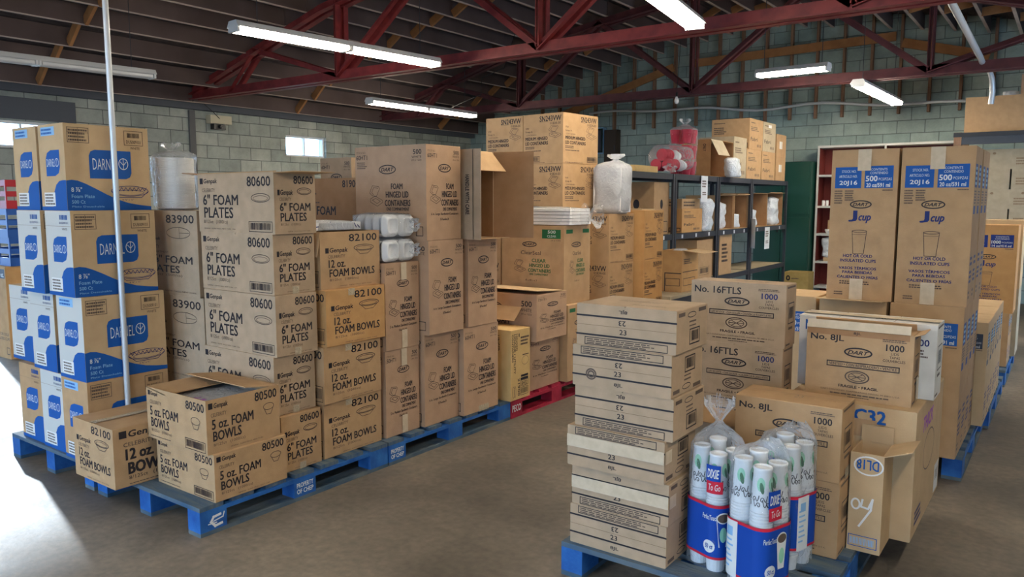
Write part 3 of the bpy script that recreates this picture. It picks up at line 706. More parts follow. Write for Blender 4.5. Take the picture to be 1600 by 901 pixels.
# ================================================================ PALLETS
def pallet(x0, y0, w_, l_, label, col='pallet_blue', deck='pallet_deck', text=None, lettered=False):
    """x0,y0 = lower X and Y; w_ along X, l_ along Y; 143 mm high"""
    t = empty('pallet', (x0 + w_ / 2, y0 + l_ / 2, 0)); tag(t, label, 'pallet', 'wooden pallets')
    X, Y = w_ / 2, l_ / 2
    n = 7; bw = .125; mb = MB()
    for k in range(n):
        y = -Y + bw / 2 + (l_ - bw) * k / (n - 1) + (random.uniform(-.008, .008) if 0 < k < n - 1 else 0); e = random.uniform(0, .012) if k not in (0, n - 1) else 0
        mb.box(-X + e, X - e, y - bw / 2, y + bw / 2, .122, .143, deck)
    mb.build('deck_plank', t)
    mb = MB()
    for x in (-X + .05, 0, X - .05): mb.box(x - .05, x + .05, -Y, Y, .102, .122, col)
    mb.build('stringer_plank', t)
    for i, x in enumerate((-X + .05, 0, X - .05)):
        for j, y in enumerate((-Y + .07, 0, Y - .07)):
            mb = MB(); mb.box(x - .05, x + .05, y - .07, y + .07, .02, .102, col)
            if text and i == 2:
                f = Face(mb, (x + .05, y - .07, .102), (0, 1, 0), (0, 0, -1), (1, 0, 0), .14, .082)
                if j in text:
                    for q, row in enumerate(text[j]):
                        hh = .8 / len(text[j]); f.T(row, .12, .1 + q * hh, .88, .1 + q * hh + hh * .75, 'chalk', .01)
            if lettered and i == 2 and j == 0:
                f = Face(mb, (x + .05, y - .07, .102), (0, 1, 0), (0, 0, -1), (1, 0, 0), .14, .082)
                f.L([(.75, .2), (.5, .25), (.4, .5), (.55, .8), (.8, .75)], .012, 'chalk'); f.L([(.5, .5), (.85, .4), (.9, .15)], .006, 'chalk'); f.L([(.3, .6), (.6, .62)], .005, 'chalk')
            mb.build('block', t)
    mb = MB()
    for x in (-X + .05, 0, X - .05): mb.box(x - .05, x + .05, -Y, Y, 0, .02, col if col == 'pallet_red' else 'pallet_worn')
    mb.build('base_plank', t)
    return t
pallet(-4.148, 1.945, .955, 1.215, 'blue pallet under the foam bowl and foam plate cartons', text={1: ('PROPERTY', 'OF CHEP')}, lettered=True)
pallet(-4.15, 3.17, .96, 1.215, 'blue pallet under the tall hinged container cartons', text={0: ('PROPERTY', 'OF CHEP')})
pallet(-4.15, 4.395, .96, 1.215, 'red pallet under the pale hoagie container carton', 'pallet_red', 'pallet_red', text={0: ('PECO',)})
pallet(-4.72, 5.66, 1.52, 1.3, 'red pallet under the medium hinged container cartons, behind the lid stack', 'pallet_red', 'pallet_red')
pallet(-5.2, 1.95, 1.0, 1.2, 'blue pallet under the blue and white plate cartons')
pallet(-1.655, 2.64, 1.02, 1.22, 'blue pallet in front, under the flat lid cartons and bagged cups')
pallet(-1.45, 4.86, 1.03, 1.22, 'blue pallet under the two tall cup cartons')
pallet(-1.42, 6.12, 1.03, 1.22, 'blue pallet along the bluish side aisle beyond the tall cup cartons')
pallet(-1.42, 7.6, 1.03, 1.22, 'far blue pallet at the end of the bluish side aisle')

# ================================================================ CARTONS: the long rows
PZ = .143
# five ounce bowls, two high at the pallet corner
g5 = 'five ounce foam bowl cartons'
b5f = lambda f: foam(f, '80500', '5 oz. FOAM', 'BOWLS', True, 'bowl')
def b5s(f):
    f.R(.03, .06, .085, .17); f.T('Genpak', .1, .07, .28, .19, 'ink', .01, shear=.1); f.T('80500', .65, .05, .96, .22, 'ink', .011)
    f.T('CELEBRITY', .06, .25, .26, .32, 'ink_soft'); f.T('5 oz. FOAM', .07, .37, .62, .55, 'ink', .013); f.T('BOWLS', .08, .59, .45, .77, 'ink', .013)
    f.T('8/125ct   (1000/cs)', .08, .81, .5, .88, 'ink_soft'); f.T('GENPAK  GLENS FALLS, NEW YORK', .3, .93, .75, .96, 'ink_soft')
    f.E(.84, .37, .075, .065, .003, 'ink_soft'); f.L([(.78, .42), (.81, .52), (.87, .52), (.90, .42)], .003, 'ink_soft')
def b5front(f):
    f.R(.03, .06, .07, .15); f.T('Genpak', .08, .07, .2, .17, 'ink', .01, shear=.1); f.T('80500', .68, .07, .97, .23, 'ink', .011)
    f.T('CELEBRITY', .06, .24, .26, .31, 'ink_soft'); f.T('5 oz. FOAM', .06, .36, .54, .54, 'ink', .013); f.T('BOWLS', .07, .58, .38, .76, 'ink', .013)
    f.T('8/125ct   (1000/cs)', .07, .8, .42, .87, 'ink_soft'); f.W_(.05, .93, .4, .955, 1)
    f.E(.83, .42, .07, .07, .003, 'ink_soft'); f.L([(.77, .47), (.80, .57), (.86, .57), (.89, .47)], .003, 'ink_soft'); f.B(.65, .78, .97, .97)
carton((-3.193, 2.03), .495, .41, .232, PZ, 'lower five ounce foam bowl carton resting on the blue pallet corner', g5, 0, 'kraft', b5front, b5s)
z5 = PZ + .2325
c5 = carton((-3.21, 2.01), .515, .41, .26, z5, 'open five ounce foam bowl carton on top of its twin', g5, 0, 'kraft', b5front, b5s, open_='T')
flap(c5, (-.257, .2, .258), (.257, .2, .258), (0, -.19, .028), 'kraft', name='top_flap')
flap(c5, (-.257, -.205, .26), (-.257, .205, .26), (.17, 0, -.02), 'kraft', name='side_flap')
mb = MB(); mb.box(-.245, .245, -.198, .198, 0, .2, 'foam_white')
fpk = tag(mb.build('bowl_pack', None, (-3.21 - .2575, 2.01 + .205, z5 + .0052)), 'white foam bowl pack with purple print inside the open five ounce carton', 'bowl pack')
mb = MB(); mb.box(-.24, .24, -.19, .19, 0, .012, 'film_milky')
f = Face(mb, (-.24, .19, .0125), (1, 0, 0), (0, -1, 0), (0, 0, 1), .48, .38)
for k in range(16): f.R(.45 + .03 * k, .78 + .08 * math.sin(k * 1.7), .47 + .03 * k, .93 + .05 * math.sin(k * 2.3), 'print_purple')
mb.build('wrapping_film', fpk, (0, 0, .2005))
# loose twelve ounce carton overhanging the pallet corner
def b12big(f):
    f.R(.06, .06, .135, .18); f.T('Genpak', .155, .07, .52, .21, 'ink', .015, shear=.1); f.T('CELEBRITY', .1, .26, .42, .33, 'ink_soft', .01)
    f.T('12 oz. FOAM', .12, .37, .78, .55, 'ink', .025); f.T('BOWLS', .14, .6, .58, .79, 'ink', .025); f.T('8/125ct   (1000/cs)', .14, .82, .62, .9, 'ink', .0); f.W_(.14, .94, .7, .965, 1)
b12 = lambda f: foam(f, '82100', '12 oz.', 'FOAM BOWLS', True, 'bowl')
def b12dark(f): f.B(.76, .68, .97, .95); f.T('82100', .6, .06, .97, .2, 'ink', .011); f.T('Genpak', .08, .08, .3, .18, 'ink_soft', .01, shear=.1); f.T('FOAM BOWLS', .08, .5, .62, .68, 'ink', .013)
g12 = 'twelve ounce foam bowl cartons'
carton((-3.735, 1.835), .41, .50, .305, PZ, 'twelve ounce foam bowl carton overhanging the pallet end beside the small open carton', g12, -.5, 'kraft', b12, b12big, tape=[('T', .44, 0, .56, 1)])
# six inch plates, five high
g6 = 'six inch foam plate cartons'
p6 = lambda f: foam(f, '80600', '6" FOAM', 'PLATES'); p6s = lambda f: foam(f, '80600', '6" FOAM', 'PLATES', True)
zz = PZ
for (px, py, hh, lb) in ((-3.255, 2.46, .303, 'lowest six inch foam plate carton, on the pallet behind the small bowl cartons'), (-3.285, 2.45, .312, 'six inch foam plate carton second from the floor in the five high stack'),
                         (-3.262, 2.456, .318, 'six inch foam plate carton in the middle of the five high stack'), (-3.283, 2.47, .312, 'six inch foam plate carton directly under the open topmost one')):
    carton((px, py), .63, .262, hh, zz, lb, g6, random.uniform(-.6, .6), 'kraft_grey' if hh > .311 else 'kraft', p6, p6s, tape=[('R', .42, .88, .58, 1)]); zz += hh + .0005
c6 = carton((-3.262, 2.47), .66, .262, .312, zz, 'open six inch foam plate carton on top of the five high stack', g6, 0, 'kraft_grey', p6, p6s, open_='T')
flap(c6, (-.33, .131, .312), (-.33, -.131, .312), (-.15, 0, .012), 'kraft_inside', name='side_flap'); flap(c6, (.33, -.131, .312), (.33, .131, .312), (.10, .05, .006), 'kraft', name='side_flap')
flap(c6, (-.33, -.131, .312), (.33, -.131, .312), (-.0, .02, .004), 'kraft', name='front_flap')
# twelve ounce bowls, four high
zz = PZ
for (px, py, hh, yw, lb) in ((-3.258, 2.745, .31, 0, 'lowest twelve ounce foam bowl carton of the four high stack, on the blue pallet'), (-3.235, 2.735, .316, 1.2, 'twelve ounce foam bowl carton second from the pallet in the four high stack'),
                             (-3.228, 2.755, .308, -.6, 'twelve ounce foam bowl carton third from the pallet in the four high stack')):
    carton((px, py), .50, .432, hh, zz, lb, g12, yw, 'kraft_orange' if hh < .31 else 'kraft', b12dark, b12, tape=[('R', .36, 0, .47, .12)]); zz += hh + .0005
c12 = carton((-3.275, 2.765), .50, .44, .312, zz, 'open twelve ounce foam bowl carton topping the four high stack', g12, 0, 'kraft', b12dark, b12, open_='T')
flap(c12, (-.25, -.22, .31), (.25, -.22, .31), (0, -.022, -.13), 'kraft', name='front_flap')
Z12 = zz + .312
# fifty type hinged container cartons
gh = 'tall hinged lid container cartons'
h5 = lambda f: hinged(f, '50HT1', '5 in. Medium Sandwich Containers', '5⅛x5⅜x2⅞')
h6 = lambda f: hinged(f, '60HT1', '6 in. Large Sandwich Containers', '5⅞x6x3')
def dk(code): 
    def g(f): f.T('500', .8, .06, .95, .11, 'ink', .01); f.T('WHITE', .8, .12, .95, .15, 'ink'); f.T(code, .05, .08, .22, .13, 'ink'); f.O(.8, .86, .95, .95, .004)
    return g
carton((-3.253, 3.215), .62, .288, .528, PZ, 'slim hinged container carton with paper tape, standing on the pallet beside the bowl cartons', gh, 0, 'kraft_rose', dk('50HT1'), h5, tape=[('R', .46, .78, .62, .99, 'tape_paper'), ('R', .46, .0, .62, .2, 'tape_paper')])
carton((-3.248, 3.218), .62, .288, .522, PZ + .5285, 'slim hinged container carton under the bagged white foam boxes', gh, 0, 'kraft_rose', dk('50HT1'), h5, tape=[('R', .46, .78, .62, .99, 'tape_paper'), ('R', .46, .0, .62, .2, 'tape_paper')])
Z50 = PZ + .5285 + .522
carton((-3.225, 3.525), .62, .325, .588, PZ, 'tall sandwich container carton on the pallet, second tall one from the bowls', gh, 0, 'kraft_rose', dk('60HT1'), h6)
carton((-3.178, 3.522), .62, .325, .585, PZ + .5885, 'tall sandwich container carton in the middle of its stack, under the wide grey one', gh, -.6, 'kraft_rose', dk('60HT1'), h6)
carton((-3.185, 3.518), .615, .322, .582, PZ + 1.174, 'wide sandwich container carton on top of the stack, its grey face large', gh, 0, 'kraft_rose', lambda f: hinged_wide(f, '60HT1', '6 in. Large Sandwich Containers', '5⅞x6x3'), h6)
carton((-3.185, 3.862), .62, .37, .588, PZ, 'tall sandwich container carton at the end of the blue pallet', gh, 0, 'kraft_rose', dk('60HT1'), h6, tape=[('R', .4, .93, .7, 1)])
carton((-3.18, 3.905), .62, .312, .578, PZ + .5885, 'tall sandwich container carton with torn base under the side-opened carton', gh, 0, 'kraft_rose', dk('60HT1'), h6)
co = carton((-3.21, 3.885), .60, .335, .575, PZ + 1.168, 'empty carton lying with its open end towards the aisle, flaps spread', gh, 0, 'kraft_grey', None, None, open_='R')
fl = flap(co, (.30, -.1675, .0), (.30, -.1675, .575), (.165, -.015, 0), 'kraft_grey', name='side_flap')
mb = MB(); f = Face(mb, (.30, -.1715, .575), (.996, -.0905, 0), (0, 0, -1), (-.0905, -.996, 0), .165, .575); f.e = .002
f.T('HANDLE WITH CARE', .22, .28, .42, .72, 'ink', .01, 90); f.L([(.62, 0.01), (.62, .99)], .004, 'ink'); mb.build('lettering', fl)
flap(co, (.30, .1675, .0), (.30, .1675, .575), (.26, .10, 0), 'kraft_inside', name='side_flap')
flap(co, (.30, -.15, .572), (.30, .15, .572), (.12, 0, -.13), 'kraft', name='end_flap'); flap(co, (.30, -.15, .004), (.30, .15, .004), (.15, .0, .002), 'kraft', name='end_flap')
# pale hoagie carton
def hoagie_f(f): f.T('HINGED', .72, .08, .80, .3, 'ink', .01, 90); f.T('HOAGIE / UTILITY', .58, .08, .68, .62, 'ink', .01, 90); f.T('CONTAINERS', .46, .08, .54, .45, 'ink', .01, 90)
def hoagie_s(f):
    f.T('HINGED', .26, .06, .34, .3, 'ink', .01, 90); f.T('HOAGIE / UTILITY', .15, .06, .245, .62, 'ink', .012, 90); f.T('CONTAINERS', .05, .06, .13, .45, 'ink', .01, 90)
    f.R(.4, .06, .44, .11); f.W_(.5, .1, .95, .24, 3, 'ink_soft', 2); f.T('21900', .36, .70, .46, .95, 'ink', .015, 90)
    f.W_(.6, .36, .92, .39, 1); f.E(.74, .46, .18, .06, .003, 'ink_faint'); f.R(.52, .66, .9, .69); f.R(.5, .70, .9, .735); f.O(.5, .74, .9, .82, .003); f.T('BH02', .55, .755, .85, .81, 'ink'); f.B(.5, .84, .9, .95)
    f.E(.12, .88, .05, .08, .003, 'ink_soft'); f.E(.2, .88, .05, .08, .003, 'ink_soft')
cy = carton((-3.155, 4.345), .50, .235, .508, PZ, 'pale yellow hoagie container carton on the red pallet', gh, 0, 'kraft_yellow', hoagie_f, hoagie_s)
# seventy-two type
h72 = lambda f: hinged(f, '72HT1', '8 in. Medium Containers', '7½x8x2⅜')
def h72f(f): f.T('500', .78, .14, .93, .26, 'ink', .01); f.T('WHITE', .76, .3, .93, .37, 'ink'); f.T('(4 x 125)', .78, .4, .93, .45, 'ink'); dart(f, .35, .3, .14, .09); f.T('FOAM', .38, .52, .6, .66, 'ink', .011)
carton((-3.215, 4.66), .60, .41, .39, PZ, 'square hinged container carton on the red pallet beside the hoagie carton', gh, 0, 'kraft_rose', h72f, h72)
c72 = carton((-3.12, 4.615), .62, .41, .345, PZ + .3905, 'hinged container carton with raised lid flap above the red pallet', gh, 0, 'kraft_rose', h72f, h72)
flap(c72, (-.31, .2, .347), (.31, .2, .347), (0, -.40, .03), 'kraft_pale', name='top_flap'); flap(c72, (-.1, -.206, .25), (.18, -.206, .25), (0, -.10, -.09), 'kraft', name='front_flap')
# clear container cartons
carton((-3.15, 5.09), .60, .36, .607, PZ, 'lower clear container carton on the end of the red pallet, mostly behind the lid stack', gh, 0, 'kraft', clear_print, lambda f: clear_print(f, True))
carton((-3.195, 5.10), .60, .40, .615, PZ + .6075, 'large clear container carton with green lettering under the long wrapped trays', gh, 0, 'kraft', clear_print, lambda f: clear_print(f, True))
Z57 = PZ + .6075 + .615
# medium hinged cartons beyond
gm = 'medium hinged container cartons'
med = lambda f: medium(f); meds = lambda f: medium(f, True)
ZM = [PZ + .434 * k for k in range(6)]
lvl = ('lowest', 'middle', 'upper')
for k in range(3):
    carton((-3.28, 5.97), .46, .475, .4335, ZM[k], (lvl[k] + ' medium hinged container carton in the stack carrying the tall white bag'), gm, 0, 'kraft', med, meds)
    carton((-3.19, 6.47), .46, .41, .4335 if k < 2 else .46, ZM[k], (lvl[k] + ' medium hinged container carton in the stack against the steel shelving'), gm, 0, 'kraft_orange', None, meds)
    carton((-3.79, 5.70), .45, .48, .4335, ZM[k], (lvl[k] + ' medium hinged container carton behind the green lettered carton'), gm, 0, 'kraft', med, None)
    carton((-4.255, 5.70), .45, .48, .4335, ZM[k], (lvl[k] + ' medium hinged container carton in the row behind the side-opened carton'), gm, 0, 'kraft', med, None)
for k in (3, 4):
    a = radians(-5)
    for j in (0, 1):
        q = -.452 * j
        carton((-3.60 + cos(a) * q, 5.72 + sin(a) * q), .445, .52, .433, ZM[k] + .0005 * (k - 2), ('topmost ' if k == 4 else 'second from top ') + ('medium hinged container carton at the outer corner of the tall stack' if j == 0 else 'medium hinged container carton on the wall side of the tall stack'), gm, -5, 'kraft', med, meds)

# plate cartons with blue wave print: three columns, four high
gp = 'blue and white plate cartons'
colx = (-4.2, -4.5, -4.8); cname = ('column by the metal pole', 'middle column', 'doorway side column')
rowname = ('on the pallet', 'second from the pallet', 'third from the pallet', 'on top')
for c in range(3):
    for r in range(4):
        if c == 2 and r == 3: continue
        x = colx[c] + ((0, 0, -.02, -.085)[r] if c == 0 else (-.005, -.07, -.04, -.10)[r] if c == 1 else (-.01, -.175, -.08, 0)[r]); y = 1.945 + ((.0, .0, -.02, .0)[r] if c == 0 else (.02, .02, -.03, .0)[r] if c == 1 else (.03, .07, .0, 0)[r])
        if c == 2 and r == 2: continue
        kind = 1 if (c == 0 and r != 2) or r == 3 else 0
        carton((x, y), .288, .455, .4545, PZ + .455 * r, 'blue wave printed plate carton ' + rowname[r] + ' in the ' + cname[c], gp, 0, 'kraft' if (r == 0 and c != 1) else 'kraft_pale', (lambda k, wh: lambda f: ((f.R(.004, .004, .996, .996, 'paper_liner') if wh else None), oval_plates(f, True, k)))(kind, r in (1, 2) or (r == 0 and c == 1)), lambda f: oval_plates(f, False))
# plate cartons behind, three high
g8 = 'tall three-part foam plate cartons'
zz = PZ
for hh, lb in ((.385, 'lowest three-part foam plate carton, hardly seen behind the small open carton'), (.487, 'three-part foam plate carton second from the top, between blue print and six inch cartons'), (.487, 'three-part foam plate carton under the bagged white plates')):
    carton((-3.955 if '83' not in lb and 'under' in lb else -3.925, 2.475), .60, .26, hh, zz, lb, g8, 0, 'kraft_grey', tall83, lambda f: (f.R(.1, .3, .35, .36), f.T('FOAM', .1, .55, .9, .66, 'ink', .013), f.T('PLATES', .1, .7, .9, .8, 'ink', .013))); zz += hh + .0005
Z83 = zz
# cartons seen over the tops of the front row
carton((-3.93, 3.56), .50, .28, .628, PZ, 'plain brown carton at the base behind the twelve ounce bowl stack', 'cartons behind the front row', 0, 'kraft')
carton((-3.93, 3.56), .50, .28, .628, PZ + .6285, 'plain brown carton second from the floor behind the twelve ounce bowl stack', 'cartons behind the front row', 0, 'kraft')
def p9(f): f.T('81900', .74, .05, 1.0, .2, 'ink', .011); f.W_(.06, .3, .3, .36, 1); f.W_(.06, .5, .35, .55, 1); f.T('9¼" FOAM', .06, .6, .62, .8, 'ink', .013)
carton((-3.812, 3.555), .60, .262, .31, PZ + 1.257, 'brown nine inch foam plate carton in shade beside the wide grey carton', 'cartons behind the front row', 0, 'kraft_inside', p9)  # darker inner kraft on the outside puts its shade into the colour
for k in range(3):
    carton((-4.2, 3.85), .33, .62, .643 if k < 2 else .58, .6435 * k, ('lowest', 'middle', 'topmost')[k] + ' sandwich container carton hidden behind the wide grey carton', gh, 0, 'kraft_grey', (lambda f: hinged(f, '60HT1', '6 in. Large Sandwich Containers', '5⅞x6x3')), None)

# ================================================================ CARTONS: the nearer pallet rows
gl = 'flat lying lid cartons'
zz = PZ
RL = [(-1.195, 2.664, 0), (-1.190, 2.668, 1), (-1.205, 2.653, 0), (-1.180, 2.669, 1), (-1.189, 2.663, 0), (-1.177, 2.672, 1)]
NL = ['lid carton at the bottom of the six high stack on the blue pallet', 'lid carton second from the bottom with a white tape band', 'lid carton third from the bottom with a white tape band', 'lid carton fourth from the bottom of the six high stack', 'lid carton second from the top with a round printed mark', 'top lid carton of the six high stack, its upper side bare']
for i, (x, y, up) in enumerate(RL):
    hh = .1675
    def ff(f, up=up, i=i):
        flat_lids(f, up)
        if i == 4: f.E(.2, .68, .05, .12, .006, 'ink_soft'); f.E(.2, .68, .03, .07, .006, 'ink_soft')
    tp = []
    if i in (1, 2): tp = [('F', 0.0, .28 if i == 1 else .22, 1.0, .58 if i == 1 else .52, 'tape_paper'), ('R', 0.0, .28 if i == 1 else .22, .2, .58 if i == 1 else .52, 'tape_paper')]
    carton((x, y), .432, .295, hh, zz, NL[i], gl, 0, 'kraft_grey', ff, (lambda up: lambda f: flat_lids_end(f, up))(up), (lambda f: (f.W_(.25, .35, .75, .5, 3, 'ink_faint', 2), f.W_(.5, .7, .9, .8, 2, 'ink_faint', 4))) if i == 5 else None, tape=tp); zz += hh + .0005
# upright lid cartons
gu = 'upright lid cartons'
jl = lambda f: lids(f, '8JL', 'VENTED • CON RESPIRADERO • VENTILE')
carton((-.68, 3.136), .423, .215, .308, PZ, 'upright lid carton standing on the pallet behind the bagged cups', gu, 0, 'kraft', jl, lids_end)
carton((-.683, 3.134), .423, .215, .302, PZ + .3085, 'upright lid carton stacked on its twin behind the bagged cups', gu, 0, 'kraft', jl, lids_end, lambda f: (f.L([(0.01, .35), (.99, .35)], .003, 'ink_faint'), f.T('23', .5, .4, .58, .6, 'ink_faint')), seam='x', tape=[('R', .35, .85, .75, 1)])
c44 = carton((-.47, 3.474), .53, .79, .555, PZ, 'large box with blue lettering at the pallet edge, under the tilted lid carton', None, 0, 'kraft_pale', lambda f: (f.T('44C32', .40, .03, .78, .13, 'print_blue', .02)),
             lambda f: (f.T('THICK', .25, .12, .6, .24, 'print_purple', .02, shear=.3), f.E(.5, .45, .2, .16, .006, 'ink_soft'), f.R(.8, .72, .97, .97, 'print_white'), f.B(.83, .76, .95, .9, 'ink', False, 12), f.W_(.1, .8, .35, .93, 3, 'ink_blue', 4)), tape=[('F', .2, .105, .72, .24, 'kraft')])
cd = carton((-.548, 3.27), .125, .195, .41, PZ, 'narrow open carton with chalk marks wedged beside the large blue lettered box', None, 0, 'kraft_pale',
            lambda f: (f.T('DL18', .2, .06, .85, .16, 'print_blue', .01, 180), f.E(.55, .12, .42, .09, .006, 'chalk'), f.E(.22, .52, .12, .05, .007, 'chalk'), f.L([(.42, .47), (.38, .54), (.6, .55), (.72, .45), (.68, .56), (.35, .74)], .008, 'chalk'), f.O(.05, .84, .9, .95, .003, 'print_blue'), f.B(.06, .85, .88, .95, 'print_sky', False, 16)), None, open_='T')
flap(cd, (.062, -.0975, .41), (.062, .0975, .41), (.10, -.012, .04), 'kraft_pale', name='side_flap'); flap(cd, (-.062, .0935, .41), (.062, .0935, .41), (0, .0, .07), 'kraft_pale', name='back_flap')
Z44 = PZ + .555
c8 = carton((-.504, 3.535), .43, .165, .305, Z44 + .0005, 'lid carton with folded top flap standing on the large blue lettered box', gu, 0, 'kraft', lambda f: (f.R(.0, .0, .96, .085, 'kraft_inside'), f.T('8JL', .45, .02, .52, .065, 'ink', .01), jl(f)), lids_end, None, tape=[('R', .45, .62, .85, .95)])
flap(c8, (-.215, -.0815, .305), (.2, -.0815, .305), (0, .012, .035), 'tape_paper', name='folded_flap', t=.006)
flap(c8, (-.215, .08, .305), (.2, .08, .305), (0, -.02, .03), 'kraft', name='back_flap', t=.006)
flap(c8, (.2145, -.08, .305), (.2145, .08, .305), (.035, .0, .012), 'kraft', name='side_flap')
cw = carton((-.445, 3.725), .575, .20, .33, Z44 + .0005, 'whitish lid carton standing behind the lid carton with the folded flap', gu, 0, 'white_board', lambda f: (f.T('No. 24', .05, .06, .25, .2, 'print_blue', .015), f.T('1000', .82, .2, .95, .29, 'ink_blue', .011), f.W_(.8, .33, .95, .45, 3, 'ink_soft')), lids_end,
            lambda f: (f.T('30', .55, .35, .62, .7, 'ink_soft'), f.L([(.3, 0), (.3, 1)], .003, 'ink_faint'), f.L([(.7, 0), (.7, 1)], .003, 'ink_faint')), seam='x', tape=[('T', .0, .3, 1, .7, 'tape_paper')])
# sixteen type lids
f16 = lambda f: lids(f, '16FTLS', 'LIFT N\' LOCK • CON SOLAPA • COUVERCLE À LANGUETTE')
carton((-1.05, 3.50), .50, .22, .168, PZ, 'low brown carton on the pallet between lid stacks, its top flap torn', gu, 0, 'kraft')
z16 = PZ + .1685
for k, lb in enumerate(('lowest lift-lock lid carton behind the bagged cups', 'lift-lock lid carton in the middle of its stack', 'top lift-lock lid carton of its stack')):
    hh = .2895
    c_ = carton((-1.03 + (.004, -.006, 0)[k], 3.53), .452, .152, hh, z16, lb, 'lift-lock lid cartons', 0, 'kraft_grey', f16, lids_end, lambda f: f.W_(.4, .3, .9, .6, 2, 'ink_faint')); z16 += hh + .0005
    if k == 0: flap(c_, (-.226, -.077, .26), (.226, -.077, .26), (0, -.10, -.05), 'kraft', name='front_flap')
# tall cup cartons
gj = 'tall insulated cup cartons'
j20 = lambda f: jcup(f, '20J16', '500', '20 oz/591 ml')
zt = PZ + .8455
for j, x in enumerate((-.45, -.835, -1.22)):
    for k in (0, 1):
        if j == 2 and k == 1: continue
        cb = carton((x, 4.78 + .395 * k), .365, .385, .845, PZ, ('base cup carton under the outer tall one', 'base cup carton under the inner tall one', 'base cup carton with bare top beside the tall pair')[j] + (' at the front' if k == 0 else ' in the second rank'), gj, 0, 'kraft_pale' if j else 'kraft', j20, jcup_side if j == 0 else None)
        if j == 1 and k == 0: flap(cb, (-.182, -.19, .847), (.182, -.19, .847), (0, -.14, .012), 'kraft_pale', name='front_flap')
for j, x in enumerate((-.445, -.815)):
    carton((x, 4.80), .355, .385, .862, zt, ('outer of the two tall insulated cup cartons, next to the side aisle', 'inner of the two tall insulated cup cartons, next to the bookcase')[j], gj, (.4, -.5)[j], 'kraft', j20, jcup_side if j == 0 else None, tape=[('F', .40, 0, .60, .14, 'tape_paper'), ('F', .36, .86, .56, 1, 'tape_paper')])
carton((-.445, 5.2), .355, .385, .862, zt, 'tall insulated cup carton in the second rank behind the outer one', gj, 0, 'kraft', None, jcup_side)
# further along the side aisle
j14 = lambda f: jcup(f, '14J16', '1000', '14 oz/414 ml', 'print_navy')
for k in range(3):
    carton((-.392 - .004 * k, 5.60 + .455 * k), .36, .445, .66, PZ, ('first', 'second', 'third')[k] + ' carton of the low row along the side aisle beyond the tall pair', gj, 0, 'kraft_pale', (lambda f: jcup(f, '16J16', '750', '16 oz/473 ml', 'print_slate')) if k == 0 else None, lambda f: jcup_side(f, 'print_slate'), lambda f: f.W_(.3, .4, .6, .5, 1, 'ink_faint'))
carton((-.40, 7.78), .36, .40, .46, PZ, 'low carton under the orange brown cup carton by the side aisle', gj, 0, 'kraft', None, lambda f: jcup_side(f, 'print_slate'))
carton((-.378, 7.78), .40, .34, .75, PZ + .4605, 'orange brown cup carton with navy panel beyond the tall pair', gj, 0, 'kraft_orange', j14, None, None)
carton((-.37, 8.35), .40, .42, .62, PZ, 'lower carton at the end of the side aisle', gj, 0, 'kraft_stone')
carton((-.37, 8.35), .40, .42, .62, PZ + .6205, 'upper carton at the end of the side aisle', gj, 0, 'kraft_pale')

# ================================================================ BAGS AND PACKS
def lump(mb, c, rx, ry, h, mat, seed=0, amp=.02, n=28, m=16, fs=9.0, taper=None, round_=.12):
    """soft closed bag: super-elliptic column with a crumpled skin; its underside lies flat at c.z"""
    vs = []; fc = []; c = Vector(c)
    for i in range(m + 1):
        t = i / m
        k = 1.0
        if t < round_: k = .80 + .20 * math.sqrt(max(0, 1 - (1 - t / round_) ** 2))
        if t > 1 - round_: k = .55 + .45 * math.sqrt(max(0, 1 - ((t - 1 + round_) / round_) ** 2))
        if taper: k *= taper(t)
        for j in range(n):
            a = 2 * pi * j / n; ca, sa = cos(a), sin(a); e = 2 / 3.2
            px = math.copysign(abs(ca) ** e, ca) * rx * k; py = math.copysign(abs(sa) ** e, sa) * ry * k
            q = Vector((px, py, t * h)); d = noise.noise(q * fs + Vector((seed * 7.1, seed * 3.3, 0))) * amp
            r = Vector((ca, sa, 0)); q = q + r * d
            if 0 < i: q.z += noise.noise(q * fs + Vector((0, 0, seed * 5.7))) * amp * .5 * min(1, t * 3)
            vs.append(c + q)
    for i in range(m):
        for j in range(n):
            j2 = (j + 1) % n; fc.append((i * n + j, i * n + j2, (i + 1) * n + j2, (i + 1) * n + j))
    fc.append(tuple(range(n - 1, -1, -1))); fc.append(tuple(range(m * n, m * n + n)))
    mb.add(vs, fc, mat, True)
def tuft(mb, c, r, h, mat, seed=0, n=14):
    """gathered mouth of a bag: neck and a ruffled fan above it"""
    vs = []; fc = []; c = Vector(c); pr = [(r * 1.6, -h * .5), (r * .8, -h * .18), (r * .38, 0), (r * .8, h * .25), (r * 1.25, h * .65), (r * 1.1, h)]
    for i, (rr, z) in enumerate(pr):
        for j in range(n):
            a = 2 * pi * j / n; k = 1 + (.35 * cos(j * pi) + .25 * noise.noise(Vector((j * .7, seed, i)))) * (i / len(pr))
            vs.append(c + Vector((rr * k * cos(a), rr * k * sin(a) * .7, z + (h * .25 * noise.noise(Vector((j * .9, seed * 2.2, 3))) if i > 3 else 0))))
    for i in range(len(pr) - 1):
        for j in range(n):
            j2 = (j + 1) % n; fc.append((i * n + j, i * n + j2, (i + 1) * n + j2, (i + 1) * n + j))
    mb.add(vs, fc, mat, True)

